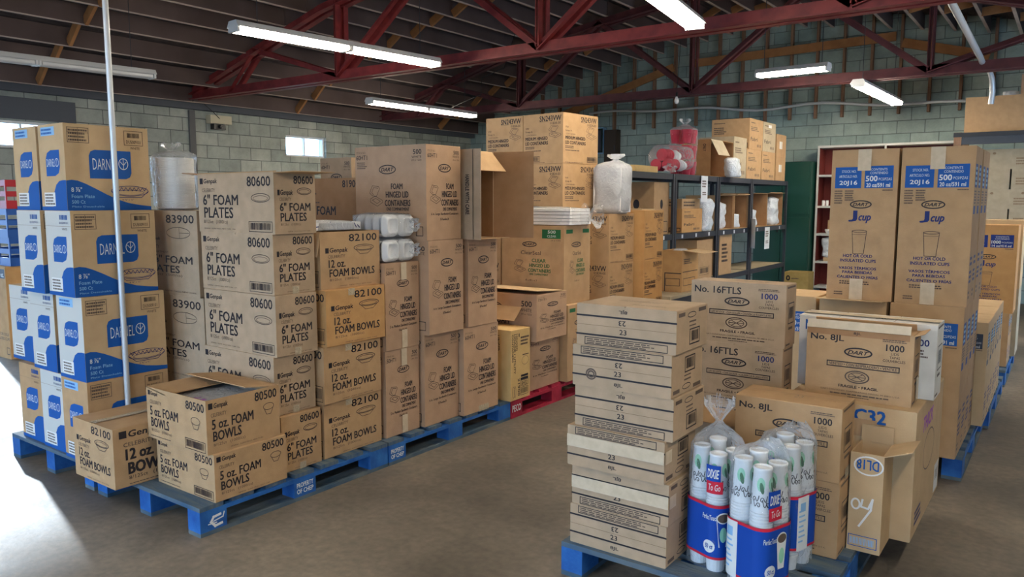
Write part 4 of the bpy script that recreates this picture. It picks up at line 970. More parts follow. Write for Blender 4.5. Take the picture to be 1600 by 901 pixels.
def cup_column(mb, x, y, z0, n, rb=.033, rt=.042, pitch=.0118):
    """nested paper cups, mouths upward at the top of the column; a lip for every cup, then the print of the last one"""
    prof = [(rb, 0), (rb + .004, .045)]
    z = .05
    for k in range(n):
        prof += [(rt * .87, z), (rt * .99, z + pitch * .25), (rt, z + pitch * .8), (rt * .87, z + pitch)]; z += pitch
    mb.lathe(prof, (x, y, z0), 'cup_white', 18, top=True, bot=True, smooth=False)
    return z0 + z
def top_cup(mb, x, y, z, seed):
    rb, rt, h = .031, .0405, .15
    # turned-over last cup: wide mouth below, white base rim above
    mb.lathe([(rt, 0), (rb * 1.02, h), (rb * 1.1, h + .004), (rb * 1.1, h + .012), (rb * .9, h + .014), (rb * .88, h + .006)], (x, y, z), 'cup_white', 20, top=True, bot=False)
    rg = random.Random(seed)
    def wrap(a, v, e=.0008):
        r = rt + (rb * 1.02 - rt) * v + e; return Vector((x + r * cos(a), y + r * sin(a), z + v * h))
    for k in range(15):                             # black scrolls round the middle
        a0 = 2 * pi * k / 15 + rg.uniform(-.1, .1); v0 = .20 + .13 * (k % 2); tw = 1 if k % 2 else -1
        for s_ in (0, 1):                           # a curl and its trailing stem
            if s_ == 0: p = [wrap(a0 + tw * (.20 - .014 * t) * cos(t * .62), v0 + (.075 - .0052 * t) * sin(t * .62)) for t in range(13)]
            else: p = [wrap(a0 + tw * (.20 + .05 * t), v0 + .02 * t - .09 * sin(t * .5)) for t in range(7)]
            for q0, q1 in zip(p, p[1:]):
                d = (q1 - q0); n_ = Vector((q0.x - x, q0.y - y, 0)).normalized(); s2 = d.cross(n_).normalized() * .0015
                mb.add([q0 + s2, q1 + s2, q1 - s2, q0 - s2], [(0, 1, 2, 3)], 'ink')
    for k in range(4):                              # pale green leaf patches above
        a0 = 2 * pi * k / 4 + rg.uniform(0, .5)
        pts = [wrap(a0 + .42 * cos(2 * pi * t / 14), .70 + .17 * sin(2 * pi * t / 14), .0011) for t in range(14)]
        mb.add(pts + [wrap(a0, .70, .0016)], [(t, (t + 1) % 14, 14) for t in range(14)], 'print_mint')
        pts = [wrap(a0 + .1 + .2 * cos(2 * pi * t / 12) - .1 * sin(2 * pi * t / 12), .62 + .14 * sin(2 * pi * t / 12), .0017) for t in range(12)]
        mb.add(pts + [wrap(a0 + .1, .62, .0022)], [(t, (t + 1) % 12, 12) for t in range(12)], 'print_green')

def cup_bag(loc, label, spots, n, rot=0, tied=True, seed=1, band_z=.16, lead=0):
    """retail bag of paper cup sleeves; spots are the sleeves' places, local"""
    t = empty('cup_bag', loc, rot); tag(t, label, 'bag of paper cups', 'bags of paper cups on the pallet')
    tops = []
    for i, (x, y, k) in enumerate(spots):
        mb = MB(); z = cup_column(mb, x, y, 0, n + k); mb.build('cup_sleeve', t); tops.append(z)
        mb = MB(); top_cup(mb, x, y, z, seed * 10 + i); mb.build('printed_cup', t)
    ztop = max(tops) + .15
    # outline round the sleeves
    R = .0465
    def hull(r, N=64):
        out = []
        for k in range(N):
            a = 2 * pi * k / N; d = max(x * cos(a) + y * sin(a) for x, y, q in spots) + r
            out.append((a, d))
        pts = []
        for k in range(N):
            a0, d0 = out[k]; a1, d1 = out[(k + 1) % N]
            det = cos(a0) * sin(a1) - sin(a0) * cos(a1)
            pts.append(((d0 * sin(a1) - d1 * sin(a0)) / det, (d1 * cos(a0) - d0 * cos(a1)) / det))
        return pts
    h0 = hull(R)
    mb = MB(); rows = []
    cx = sum(p[0] for p in h0) / len(h0); cy = sum(p[1] for p in h0) / len(h0)
    prof = [(1.0, 0.002), (1.01, .12), (1.0, ztop * .55), (1.0, ztop * .86), (.98, ztop), (.80, ztop + .035), (.5, ztop + .065), (.20, ztop + .088), (.12, ztop + .10), (.26, ztop + .125), (.48, ztop + .16), (.5, ztop + .185)] if tied else \
           [(1.0, 0.002), (1.01, .12), (1.0, ztop * .55), (1.0, ztop * .86), (.99, ztop), (.86, ztop + .03), (.55, ztop + .055), (.30, ztop + .075)]
    vs = []; fc = []; N_ = len(h0)
    for i, (k, z) in enumerate(prof):
        for j, (x, y) in enumerate(h0):
            d = noise.noise(Vector((x * 22 + seed, y * 22, z * 16))) * .006
            kk = k + (0.10 * k * cos(j * 1.6) if z > ztop + .1 else 0)
            px, py = cx + (x - cx) * kk, cy + (y - cy) * kk
            l = math.hypot(px - cx, py - cy) or 1
            ox = (.03 if not tied and z > ztop + .05 else 0)
            vs.append((px + (px - cx) / l * d + ox, py + (py - cy) / l * d, z + (noise.noise(Vector((j * .35, seed, z * 4))) * .03 if z > ztop + .02 and i == len(prof) - 1 else 0)))
    for i in range(len(prof) - 1):
        for j in range(N_):
            j2 = (j + 1) % N_; fc.append((i * N_ + j, i * N_ + j2, (i + 1) * N_ + j2, (i + 1) * N_ + j))
    mb.add(vs, fc, 'film_clear', True); mb.build('plastic_wrap', t)
    # printed band around the lower half: blue with red edges, white panel, cup picture
    h1 = hull(R + .0035); cum = [0]
    for k in range(len(h1)): a_, b_ = h1[k], h1[(k + 1) % len(h1)]; cum.append(cum[-1] + math.hypot(b_[0] - a_[0], b_[1] - a_[1]))
    tot = cum[-1]
    def at(u, v, e=0.0):
        s_ = (u % 1.0) * tot
        k = max(i for i in range(len(h1)) if cum[i] <= s_ + 1e-9); f_ = (s_ - cum[k]) / max(1e-9, cum[k + 1] - cum[k])
        a_, b_ = h1[k], h1[(k + 1) % len(h1)]; x, y = a_[0] + (b_[0] - a_[0]) * f_, a_[1] + (b_[1] - a_[1]) * f_
        l = math.hypot(x - cx, y - cy); x += (x - cx) / l * e; y += (y - cy) / l * e
        return (x, y, v)
    def strip(mb, u0, u1, v0, v1, mat, e=0, m=24, sl=0):
        vs = []; 
        for i in range(m + 1):
            u = u0 + (u1 - u0) * i / m; dz = sl * sin(u * 12.0)
            vs += [at(u, v0 + dz, e), at(u, v1 + dz, e)]
        mb.add(vs, [(2 * i, 2 * i + 2, 2 * i + 3, 2 * i + 1) for i in range(m)], mat, True)
    def blob(mb, cu, cv, ru, rv, mat, e, m=18):
        vs = [at(cu + ru * cos(2 * pi * i / m), cv + rv * sin(2 * pi * i / m), e) for i in range(m)] + [at(cu, cv, e + .0008)]
        mb.add(vs, [(i, (i + 1) % m, m) for i in range(m)], mat)
    def word(mb, s_, u0, v0, u1, v1, mat, e, bold=.02, shear=.2, fw=1):
        gv, gf = glyphs(s_, bold, shear)
        mb.add([at(u0 + (u1 - u0) * (a if fw > 0 else 1 - a), v0 + (v1 - v0) * b_, e) for a, b_ in gv], gf, mat)
    b0 = band_z; b1 = band_z + .215
    mb = MB(); strip(mb, 0, 1, b0, b1, 'print_cobalt', 0, 72); strip(mb, 0, 1, b1 - .012, b1, 'print_red', .0006, 72); strip(mb, 0, 1, b0, b0 + .010, 'print_red', .0006, 72)
    for q in (0.0, .5):
        L0 = lead + q
        strip(mb, L0 + .12, L0 + .22, b0 - .004, b1 - .006, 'print_white', .001, 10)
        for k in range(7): strip(mb, L0 + .13, L0 + .13 + .07 * (.6 + .4 * ((k * 37) % 10) / 10), b0 + .03 + .02 * k, b0 + .037 + .02 * k, 'print_sky', .0016, 4)
        strip(mb, L0 + .14, L0 + .19, b1 - .065, b1 - .03, 'print_sky', .0016, 4)
        # picture of a filled cup
        u = L0 + .015; v = b0 + .05
        vs = [at(u - .026, v, .0012), at(u + .026, v, .0012), at(u + .042, v + .115, .0012), at(u - .042, v + .115, .0012)]; mb.add(vs, [(0, 1, 2, 3)], 'print_white')
        blob(mb, u, v + .115, .042, .022, 'print_white', .0014); blob(mb, u, v + .115, .036, .017, 'ink_soft', .0026); blob(mb, u, v + .05, .022, .03, 'print_mint', .0026)
        blob(mb, L0 - .07, b0 + .05, .038, .025, 'print_white', .0012); word(mb, '50 ct', L0 - .095, b0 + .042, L0 - .045, b0 + .06, 'print_cobalt', .0026)
        word(mb, 'PerfecTouch', L0 - .12, b1 - .06, L0 - .02, b1 - .04, 'print_white', .0012, .01)
    mb.build('label_band', t)
    for q in (0.0, .5):
        mb = MB(); u = lead + q - .055; z = b1 + .035 if not tied else b1 + .055
        strip(mb, u - .045, u + .045, z + .035, z + .10, 'print_cobalt', .001, 8); strip(mb, u - .04, u + .06, z - .01, z + .038, 'print_red', .0016, 8)
        word(mb, 'DIXIE', u - .036, z + .05, u + .036, z + .085, 'print_white', .0024); word(mb, 'To Go', u - .025, z + .002, u + .045, z + .028, 'print_white', .0024, .01)
        mb.build('brand_label', t)
    return t
PT = PZ + .0005
def four(d0, d1): return [(-.043, -.043, 0), (.043, -.043, d0), (-.043, .043, d1), (.043, .043, d0)]
cup_bag((-1.066, 2.842, PT), 'bag of printed paper cups with tied neck beside the flat lid carton stack', four(-1, 1), 22, -.40, True, 1, .055, .33)
cup_bag((-.872, 2.757, PT), 'bag of printed paper cups in the middle, a coffee cup pictured on its band', four(-1, 1), 23, -.34, False, 2, .045, .93)
cup_bag((-.850, 3.018, PT), 'bag of printed paper cups at the back, against the upright lid cartons', four(0, 1), 23, -.30, False, 3, .085, .22)

def clam_box(mb, c, s_, h, mat='foam_white'):
    """closed hinged foam box, rounded square, lid rim and raised lid panel; stacked along z from c"""
    def ring(k, z):
        out = []
        for a in range(20):
            t = 2 * pi * (a + .5) / 20; e = 2 / 4.5
            out.append(Vector((c[0] + math.copysign(abs(cos(t)) ** e, cos(t)) * s_ * k, c[1] + math.copysign(abs(sin(t)) ** e, sin(t)) * s_ * k, c[2] + z)))
        return out
    prof = [(.78, 0), (.97, h * .42), (1.03, h * .47), (1.03, h * .53), (.97, h * .58), (.8, h * .94), (.7, h), (.62, h), (.58, h * .93)]
    rs = [ring(k, z) for k, z in prof]; vs = [p for r in rs for p in r]; fs = []
    for i in range(len(prof) - 1):
        for j in range(20): fs.append((i * 20 + j, i * 20 + (j + 1) % 20, (i + 1) * 20 + (j + 1) % 20, (i + 1) * 20 + j))
    fs.append(tuple(range(19, -1, -1))); fs.append(tuple(range(len(vs) - 20, len(vs)))); mb.add(vs, fs, mat, True)
# two packs of white hinged boxes lying on the slim carton, box faces towards the aisle
for k in range(2):
    t = empty('foam_box_pack', (-3.52, 3.36, Z50 + .0005 + k * .148), 0); tag(t, ('lower' if k == 0 else 'upper') + ' pack of white hinged foam boxes in clear film on the slim carton', 'pack of foam boxes', 'packs of white foam boxes')
    for j in range(2):
        mb = MB()
        for q in range(4):
            m2 = MB(); clam_box(m2, (0, 0, 0), .064, .062)
            M = Matrix.Translation(Vector((.03 + .066 * q - .02, -.066 + .133 * j, .071))) @ Matrix.Rotation(pi / 2, 4, 'Y')
            mb.add([M @ Vector(p) for p in m2.v], m2.f, 'foam_white', True)
        mb.build('foam_box', t)
    mb = MB(); lump(mb, (.11, 0, 0), .168, .136, .146, 'film_clear', 11 + k, .006, 40, 10, 14, None, .1)
    mb.build('plastic_wrap', t)
    mb = MB(); m2 = MB(); tuft(m2, (0, 0, 0), .028, .07, 'film_clear', k); M = Matrix.Translation(Vector((.26, .08, .075))) @ Matrix.Rotation(pi / 2, 4, 'Y'); mb.add([M @ Vector(p) for p in m2.v], m2.f, 'film_clear', True); mb.build('twisted_end', t)
# film pack on the open twelve ounce carton
t = empty('film_pack', (-3.56, 2.98, Z12 + .0005)); tag(t, 'flat white film pack with blue print on the open twelve ounce bowl carton', 'film pack')
mb = MB(); lump(mb, (0, 0, 0), .20, .20, .055, 'film_milky', 21, .012, 36, 8, 9); mb.build('plastic_wrap', t)
mb = MB(); mb.box(-.18, .18, -.18, .18, .004, .048, 'foam_white'); f = Face(mb, (-.18, -.18, .048), (1, 0, 0), (0, 0, -1), (0, -1, 0), .36, .044)
for k in range(14): f.L([(.02 + .07 * k, .3 + .3 * sin(k)), (.06 + .07 * k, .6 + .2 * cos(k * 2))], .006, 'ink_blue')
f = Face(mb, (.18, -.18, .048), (0, 1, 0), (0, 0, -1), (1, 0, 0), .36, .044)
for k in range(14): f.L([(.02 + .07 * k, .3 + .3 * sin(k)), (.06 + .07 * k, .6 + .2 * cos(k * 2))], .006, 'ink_blue')
mb.build('foam_tray', t)
# bag of plates on the three-part plate cartons
def plate_bag(loc, label, n, r, two=None):
    t = empty('plate_bag', loc); tag(t, label, 'bag of plates', 'bags of white foam plates')
    prof = []
    h = n * .008
    for k in range(n): z = .01 + k * .008; prof += [(r * .985, z), (r, z + .003), (r, z + .005), (r * .985, z + .008)]
    mb = MB(); mb.lathe([(r * .7, .004)] + prof + [(r * .7, .012 + h), (r * .62, h + .004)], (0, 0, 0), 'foam_white', 36, smooth=False); mb.build('foam_plate', t)
    mb = MB(); lump(mb, (0, 0, 0), r * 1.05, r * 1.05, h + .05, 'film_clear', n, .012, 40, 18, 10); mb.build('plastic_wrap', t)
    mb = MB(); tuft(mb, (-r * .3, 0, h + .06), .05, .045, 'film_clear', n); mb.build('gathered_mouth', t)
plate_bag((-4.37, 2.605, Z83 + .0005), 'tall bag of white foam plates on the three-part plate cartons', 37, .108)

# tall white bag on the medium hinged carton
t = empty('tray_bag', (-3.375, 6.20, ZM[3] + .0005)); tag(t, 'tall milky bag of white foam trays standing on a medium hinged carton', 'bag of trays')
mb = MB()
for k in range(4):
    x = -.105 + .07 * k
    mb.box(x - .031, x + .031, -.10 + .006 * k, .10 - .004 * k, .012, .41, 'foam_white'); mb.box(x - .033, x + .033, -.105, -.1, .02, .40, 'foam_white')
mb.build('foam_tray', t)
mb = MB(); lump(mb, (0, 0, 0), .155, .135, .455, 'film_milky', 31, .012, 44, 22, 8, lambda q: .97 + .05 * sin(q * 3)); mb.build('plastic_wrap', t)
mb = MB(); tuft(mb, (.03, 0, .475), .06, .05, 'film_milky', 5); mb.build('gathered_mouth', t)
# long wrapped tray sleeve on the clear container carton
t = empty('tray_sleeve', (-3.53, 5.30, Z57 + .0005)); tag(t, 'long film wrapped sleeve of white foam trays lying on the green lettered carton', 'sleeve of trays')
mb = MB()
for k in range(5): mb.box(-.42, .36, -.165 + .004 * k, .165 - .004 * k, .006 + .026 * k, .028 + .026 * k, 'foam_white')
mb.build('foam_tray', t)
mb = MB(); lump(mb, (-.02, 0, 0), .43, .185, .145, 'film_clear', 41, .008, 48, 10, 8); mb.build('plastic_wrap', t)
mb = MB(); m2 = MB(); tuft(m2, (0, 0, 0), .065, .10, 'film_clear', 9); M = Matrix.Translation(Vector((.46, -.02, .075))) @ Matrix.Rotation(pi / 2, 4, 'Y'); mb.add([M @ Vector(p) for p in m2.v], m2.f, 'film_clear', True); mb.build('twisted_end', t)

# ================================================================ STEEL SHELVING
SX0, SX1 = -4.42, -3.8
SH = (.555, 1.165, 1.865)
def shelving(y0, y1, label):
    t = empty('steel_shelving', ((SX0 + SX1) / 2, (y0 + y1) / 2, 0)); tag(t, label, 'shelving unit', 'grey steel shelving units')
    X = (SX1 - SX0) / 2; Y = (y1 - y0) / 2
    for sx in (-1, 1):
        for sy in (-1, 1):
            mb = MB(); x, y = sx * X, sy * (Y - .003)
            mb.box(min(x, x - sx * .045), max(x, x - sx * .045), min(y, y - sy * .006), max(y, y - sy * .006), 0, SH[2], 'dark_metal')
            mb.box(min(x, x - sx * .006), max(x, x - sx * .006), min(y - sy * .006, y - sy * .045), max(y - sy * .006, y - sy * .045), 0, SH[2], 'dark_metal')
            mb.build('post', t)
    for k, z in enumerate(SH):
        mb = MB(); e = .007
        mb.box(-X + e, X - e, -Y + .012, Y - .012, z - .022, z, 'shelf_board' if k < 2 else 'dark_metal')
        for s_ in (-1, 1):
            mb.box(min(s_ * (X - .006), s_ * (X - .02)), max(s_ * (X - .006), s_ * (X - .02)), -Y + .011, Y - .011, z - .062, z + .006, 'dark_metal')
            mb.box(-X + .01, X - .01, min(s_ * (Y - .01), s_ * (Y - .022)), max(s_ * (Y - .01), s_ * (Y - .022)), z - .062, z, 'dark_metal')
        sh = mb.build('shelf', t)
        if k == 1:
            for q in range(3):
                m2 = MB(); m2.box(X - .006, X - .004, -Y * .65 + q * Y * .62 - .022, -Y * .65 + q * Y * .62 + .022, z - .052, z - .008, 'paper_white'); m2.build('price_tag', sh)
    return t
shelving(7.15, 8.495, 'grey steel shelving unit by the medium hinged cartons, a brown carton on its middle shelf')
shelving(8.505, 9.86, 'grey steel shelving unit carrying the bagged red cups')
shelving(9.875, 11.15, 'grey steel shelving unit with the open lid carton on top')
shelving(11.165, 12.87, 'grey steel shelving unit at the end, in front of the green cupboard')
def sheet(name, loc, w_, h_, label, rz=0, rows=5):
    mb = MB(); mb.box(-w_ / 2, w_ / 2, -.001, .001, -h_, 0, 'paper_white'); f = Face(mb, (-w_ / 2, -.001, 0), (1, 0, 0), (0, 0, -1), (0, -1, 0), w_, h_); f.W_(.15, .15, .85, .45, 3, 'ink_soft', 3); f.W_(.2, .6, .8, .75, 2, 'ink_soft', 5)
    return tag(mb.build(name, None, loc, rz), label, 'paper notice')
sheet('paper_notice', (-3.783, 9.33, 1.865), .21, .32, 'white paper notice taped under the top shelf rail', pi / 2)
sheet('paper_notice', (-3.783, 11.85, 1.16), .23, .33, 'white paper notice hanging from the middle rail in front of the green cupboard', pi / 2)
sheet('paper_notice', (-3.742, 11.08, 1.30), .2, .42, 'pale blue paper notice sticking out from a dark shelf post', 2.2)
# ---- on the shelves
zt_, zm_, zl_ = SH[2] + .0065, SH[1] + .0065, SH[0] + .0065
gs = 'cartons on the steel shelving'
fk = lambda f: (f.W_(.06, .1, .35, .16, 1), f.W_(.06, .25, .4, .5, 4), f.R(.06, .62, .13, .72), f.T('Fabri-Kal', .15, .61, .48, .74, 'ink', .012), f.O(.6, .8, .95, .95, .008), f.W_(.62, .82, .93, .93, 2))
fks = lambda f: (f.W_(.1, .1, .4, .16, 1), f.W_(.1, .25, .7, .4, 3), f.T('Fabri', .1, .6, .6, .72, 'ink', .01), f.B(.55, .8, .9, .93, 'ink_soft', False, 10))
col_ = lambda f: (f.T('COLD CUP LIDS', .1, .22, .26, .95, 'ink', .015, 90), f.W_(.1, .04, .5, .09, 1), f.T('ONLY', .74, .12, .84, .32, 'ink', .01, 90))
o = carton((-3.83, 9.62), .40, .80, .47, zt_, 'open cold cup lid carton on the top shelf, its flap hanging over the front', gs, 0, 'kraft_orange', col_, None, open_='R')
flap(o, (.20, -.40, .47), (.20, .0, .47), (.10, .02, -.20), 'kraft_stone', name='side_flap')
t = MB(); lump(t, (0, 0, 0), .08, .16, .25, 'film_lids', 51, .03, 28, 14, 11); tag(t.build('lid_bag', None, (-3.745, 10.18, zt_)), 'crinkled bag of clear lids spilling from the open carton on the top shelf', 'bag of lids')
carton((-3.83, 10.45), .50, .50, .56, zt_, 'grey brown carton behind the open lid carton on the top shelf', gs, 0, 'kraft_stone', None, fks)
for j, y in enumerate((10.97, 11.62)):
    carton((-3.83, y), .50, .62, .42, zt_, ('first' if j == 0 else 'second') + ' of the two cartons under the stack top on the top shelf', gs, 0, 'kraft', fk, fks)
carton((-3.83, 11.05), .56, .58, .435, zt_ + .4205, 'upper carton with printed black lines, highest on the top shelf', gs, 0, 'kraft', fk, fks)
carton((-3.83, 11.65), .56, .58, .435, zt_ + .4205, 'upper carton with white corner sticker, next to the highest on the top shelf', gs, 0, 'kraft_stone', fk, lambda f: (fks(f), f.R(.4, .08, .65, .18, 'print_white')))
for j in (0, 1):
    carton((-3.84, 12.33), .42, .48, .36, zt_ + .3605 * j, ('lower' if j == 0 else 'upper') + ' narrow carton with a white label at the shelf end by the green cupboard', gs, 0, 'kraft', lambda f: None, lambda f: (f.R(.3, .3, .6, .62, 'print_white'), f.L([(.5, 0), (.5, 1)], .01, 'ink_faint')))
carton((-3.84, 7.55), .5, .55, .07, zt_, 'flat carton lying on the top shelf behind the tall white bag', gs, 0, 'kraft_yellow', lambda f: f.R(.7, .3, .9, .7))
carton((-3.86, 8.06), .44, .40, .60, zm_, 'brown carton with a round arrow mark on the middle shelf', gs, 0, 'kraft', lambda f: (f.D(.5, .42, .09, .09, 'ink'), f.T('PLASTIC', .3, .6, .7, .68, 'ink'), f.O(.5, .75, .9, .95, .008)), lambda f: (f.D(.5, .42, .09, .09, 'ink'), f.O(.5, .75, .9, .95, .008)))
carton((-3.83, 7.70), .42, .33, .30, zm_, 'pale yellow carton on the middle shelf in front of the arrow marked one', gs, 0, 'kraft_pale', lambda f: f.W_(.2, .1, .8, .25, 2), lambda f: f.W_(.2, .1, .8, .25, 2))
def cupsbag(x, y, z, rx, ry, h, label, seed):
    mb = MB(); lump(mb, (0, 0, 0), rx, ry, h, 'film_lids', seed, .035, 28, 16, 10); return tag(mb.build('lid_bag', None, (x, y, z)), label, 'bag of lids', 'bags of clear lids on the shelving')
carton((-3.84, 8.80), .42, .62, .29, zm_, 'orange brown carton with black print at the front of the middle shelf', gs, 0, 'kraft_orange', fk, fks)
carton((-3.86, 9.45 - .62), .40, .55, .12, zm_ + .2905, 'shallow printed carton lying on the orange brown one', gs, 0, 'kraft', lambda f: f.W_(.1, .2, .9, .8, 2), lambda f: f.W_(.1, .2, .9, .8, 2))
cupsbag(-3.92, 9.66, zm_, .10, .16, .42, 'tall crinkled bag of clear lids beside the orange brown carton', 61)
for y, lb in ((10.05, 'open'), (10.62, 'second open')):
    o = carton((-3.86, y), .48, .50, .46, zm_, lb + ' brown carton facing the aisle on the middle shelf', gs, 0, 'kraft', None, None, open_='R')
    flap(o, (.24, -.24, .46), (.24, .24, .46), (.05, 0, .02), 'kraft', name='top_flap')
cupsbag(-3.99, 10.31, zm_ + .0055, .09, .17, .36, 'crinkled bag of clear lids filling the open carton', 62)
cupsbag(-4.0, 10.87, zm_ + .0055, .09, .17, .20, 'short bag of clear lids in the second open carton', 63)
o = carton((-3.86, 11.3), .48, .72, .50, zm_, 'large open brown carton on the middle shelf of the end unit', gs, 0, 'kraft', None, None, open_='R')
cupsbag(-3.97, 11.55, zm_ + .0055, .09, .14, .26, 'small bag of clear lids leaning in the large open carton', 64)
o = carton((-3.86, 12.05), .48, .76, .50, zm_, 'open brown carton at the shelf end, before the green cupboard', gs, 0, 'kraft', None, None, open_='R')
flap(o, (.24, -.37, .50), (.24, .37, .50), (.04, 0, .015), 'kraft', name='top_flap')
cupsbag(-3.95, 12.52, zm_ + .0055, .085, .19, .44, 'tall bag of clear cups in the open carton at the shelf end', 65)
# red cup bags on the top shelf
def red_cups(mb, n, r=.05, rows=1):
    prof = []; z = 0
    for k in range(n):
        prof += [(r * .78, z), (r, z + .075), (r * 1.06, z + .08), (r * 1.06, z + .09)]; z += .022 if (k + 1) % 9 else .10
    return prof, z
t = empty('red_cup_bag', (-4.02, 9.2, zt_)); tag(t, 'tall standing bag of red cups on the top shelf', 'bag of red cups', 'bags of red cups')
for ix, (x, y) in enumerate(((-.075, -.075), (.075, -.075), (-.075, .075), (.075, .075))):
    mb = MB()
    for lv in range(3):
        for k in range(4): mb.lathe([(.046, lv * .195 + .005 + k * .014), (.062, lv * .195 + .115 + k * .014), (.067, lv * .195 + .117 + k * .014), (.067, lv * .195 + .127 + k * .014)], (x, y, 0), 'cup_red', 18)
    mb.build('cup_sleeve', t)
mb = MB(); lump(mb, (0, 0, 0), .155, .155, .60, 'film_thin', 71, .012, 40, 20, 9, None, .06); mb.build('plastic_wrap', t)
mb = MB(); tuft(mb, (.02, 0, .635), .05, .06, 'film_thin', 71); mb.build('gathered_mouth', t)
t = empty('red_cup_bag', (-3.93, 8.66, zt_ + .03)); tag(t, 'bag of red cups lying on its side over the edge of the top shelf', 'bag of red cups', 'bags of red cups')
for x, z in ((-.09, .075), (.06, .075), (-.015, .19)):
    mb = MB(); M = Matrix.Rotation(pi / 2, 4, 'X')
    for k in range(12): mb.lathe([(.048, .0 + k * .03), (.065, .10 + k * .03), (.07, .102 + k * .03), (.07, .115 + k * .03)], (x, .21, z), 'cup_red' if k > 4 else 'cup_white', 18, axis=M)
    mb.build('cup_sleeve', t)
mb = MB(); m2 = MB(); lump(m2, (0, 0, 0), .18, .14, .60, 'film_thin', 72, .02, 36, 18, 9); M = Matrix.Translation(Vector((0, .3, .165))) @ Matrix.Rotation(pi / 2, 4, 'X'); mb.add([M @ Vector(p) for p in m2.v], m2.f, 'film_thin', True); mb.build('plastic_wrap', t)
mb = MB(); m2 = MB(); tuft(m2, (0, 0, 0), .06, .10, 'film_thin', 8); M = Matrix.Translation(Vector((.16, -.32, .06))) @ Matrix.Rotation(pi / 2 + .5, 4, 'X'); mb.add([M @ Vector(p) for p in m2.v], m2.f, 'film_thin', True); mb.build('twisted_end', t)
# low shelf and floor by the shelving
o = carton((-3.83, 10.02), .36, .46, .54, zl_, 'upright brown carton on the low shelf under the bags of lids', gs, 0, 'kraft', None, lambda f: f.W_(.2, .2, .7, .7, 5, 'ink'))
carton((-3.84, 9.28), .4, .52, .50, zl_, 'brown carton on the low shelf behind the open flapped carton', gs, 0, 'kraft', None, lambda f: f.B(.2, .7, .8, .9))
# open carton in front of the shelving, on a low dark platform
t = empty('low_platform', (-3.62, 8.22, 0)); tag(t, 'low dark platform with a pale edge in front of the shelving', 'platform')
mb = MB(); mb.box(-.16, .16, -.55, .55, .50, .533, 'shelf_board'); mb.build('top', t)
for sy in (-.5, .5):
    mb = MB(); mb.box(-.14, .14, sy - .02, sy + .02, 0, .50, 'dark_metal'); mb.build('leg', t)
mb = MB(); mb.box(.12, .15, -.5, .5, .36, .5, 'dark_metal'); mb.build('apron', t)
o = carton((-3.53, 8.12), .24, .46, .47, .5345, 'open orange brown carton with a flap spread to the side in front of the shelving', gs, 0, 'kraft_orange', lambda f: (f.L([(.15, .98), (.15, .55), (.95, .55)], .01, 'ink'), f.O(.2, .68, .9, .85, .006)), lambda f: (f.W_(.1, .2, .6, .34, 3), f.L([(.05, .52), (.95, .52)], .008, 'ink'), f.O(.1, .68, .8, .85, .006)), open_='T')
flap(o, (.12, -.2, .47), (.12, .23, .47), (.20, .10, -.03), 'kraft_pale', name='side_flap')
mb = MB(); lump(mb, (0, 0, 0), .085, .17, .47, 'film_milky', 81, .015, 28, 12, 9); tag(mb.build('film_bag', None, (-3.65, 8.35, .5405)), 'white film bag just showing in the flapped carton before the shelving', 'film bag')

# ================================================================ CUPBOARD, BOOKCASE, RACK
t = empty('green_cupboard', (-4.03, 13.62, 0)); tag(t, 'tall dark green metal cupboard at the end wall beside the bookcase', 'cupboard')
mb = MB(); mb.box(-.46, .46, -.28, .30, .05, 2.2, 'locker_green'); mb.box(-.44, .44, -.26, .28, 0, .05, 'locker_seam'); mb.build('body', t)
for s_ in (-1, 1):
    for z0, z1 in ((.08, 1.28), (1.34, 2.17)):
        mb = MB(); a, b_ = sorted((s_ * .008, s_ * .45)); mb.box(a, b_, -.30, -.281, z0, z1, 'locker_green'); d_ = mb.build('door', t)
        mb = MB(); mb.box(s_ * .05 - .012, s_ * .05 + .012, -.325, -.30, z0 + .1 if z0 > 1 else z1 - .25, z0 + .22 if z0 > 1 else z1 - .12, 'black_plastic'); mb.build('handle', d_)
t = empty('bookcase', (-2.5, 13.72, 0)); tag(t, 'tall white bookcase with dark red back panels at the end wall', 'bookcase')
BX, BD, BH = 1.03, .20, 2.46
levels = [.10, .52, .98, 1.44, 1.95, BH - .035]
mb = MB(); mb.box(-BX + .03, BX - .03, BD - .02, BD, .02, BH - .02, 'bookcase_red'); mb.build('back_panel', t)
for x in (-BX, -.015, BX - .03):
    mb = MB(); mb.box(x, x + .03, -BD, BD - .02, 0, BH, 'bookcase_white')
    if x < 0 and x > -BX + .1 or x <= -BX: mb.box(x + .0301, x + .0306, -BD + .02, BD - .021, .1, BH - .04, 'bookcase_red')
    mb.build('side_panel', t)
for a, b_ in ((-BX + .031, -.016), (.016, BX - .031)):
    for z in levels:
        mb = MB(); mb.box(a, b_, -BD, BD - .021, z, z + .035, 'bookcase_white'); mb.build('shelf', t)
# things on the bookcase shelves
def bowl_stack(x, y, z, r, n, label):
    mb = MB()
    for k in range(n): mb.lathe([(r * .5, .0 + k * .012), (r * .85, .03 + k * .012), (r, .06 + k * .012), (r * .96, .06 + k * .012), (r * .5, .008 + k * .012)], (0, 0, 0), 'foam_white', 22)
    return tag(mb.build('white_bowl', None, (x, y, z)), label, 'bowl')
bowl_stack(-3.32, 13.595, .98 + .0355, .06, 2, 'wide white bowl on the bookcase shelf below the small brown carton')
bowl_stack(-3.13, 13.595, .98 + .0355, .058, 6, 'nested white bowls on the bookcase, beside the wide bowl')
carton((-3.0, 13.68), .36, .2, .22, .98 + .036, 'small brown carton on the bookcase behind the white bowls', None, 0, 'kraft', lambda f: f.W_(.3, .3, .7, .5, 2))
t = empty('glass_dome', (-3.18, 13.66, 1.44 + .0355)); tag(t, 'grey metal dome cover on the bookcase shelf', 'dome cover')
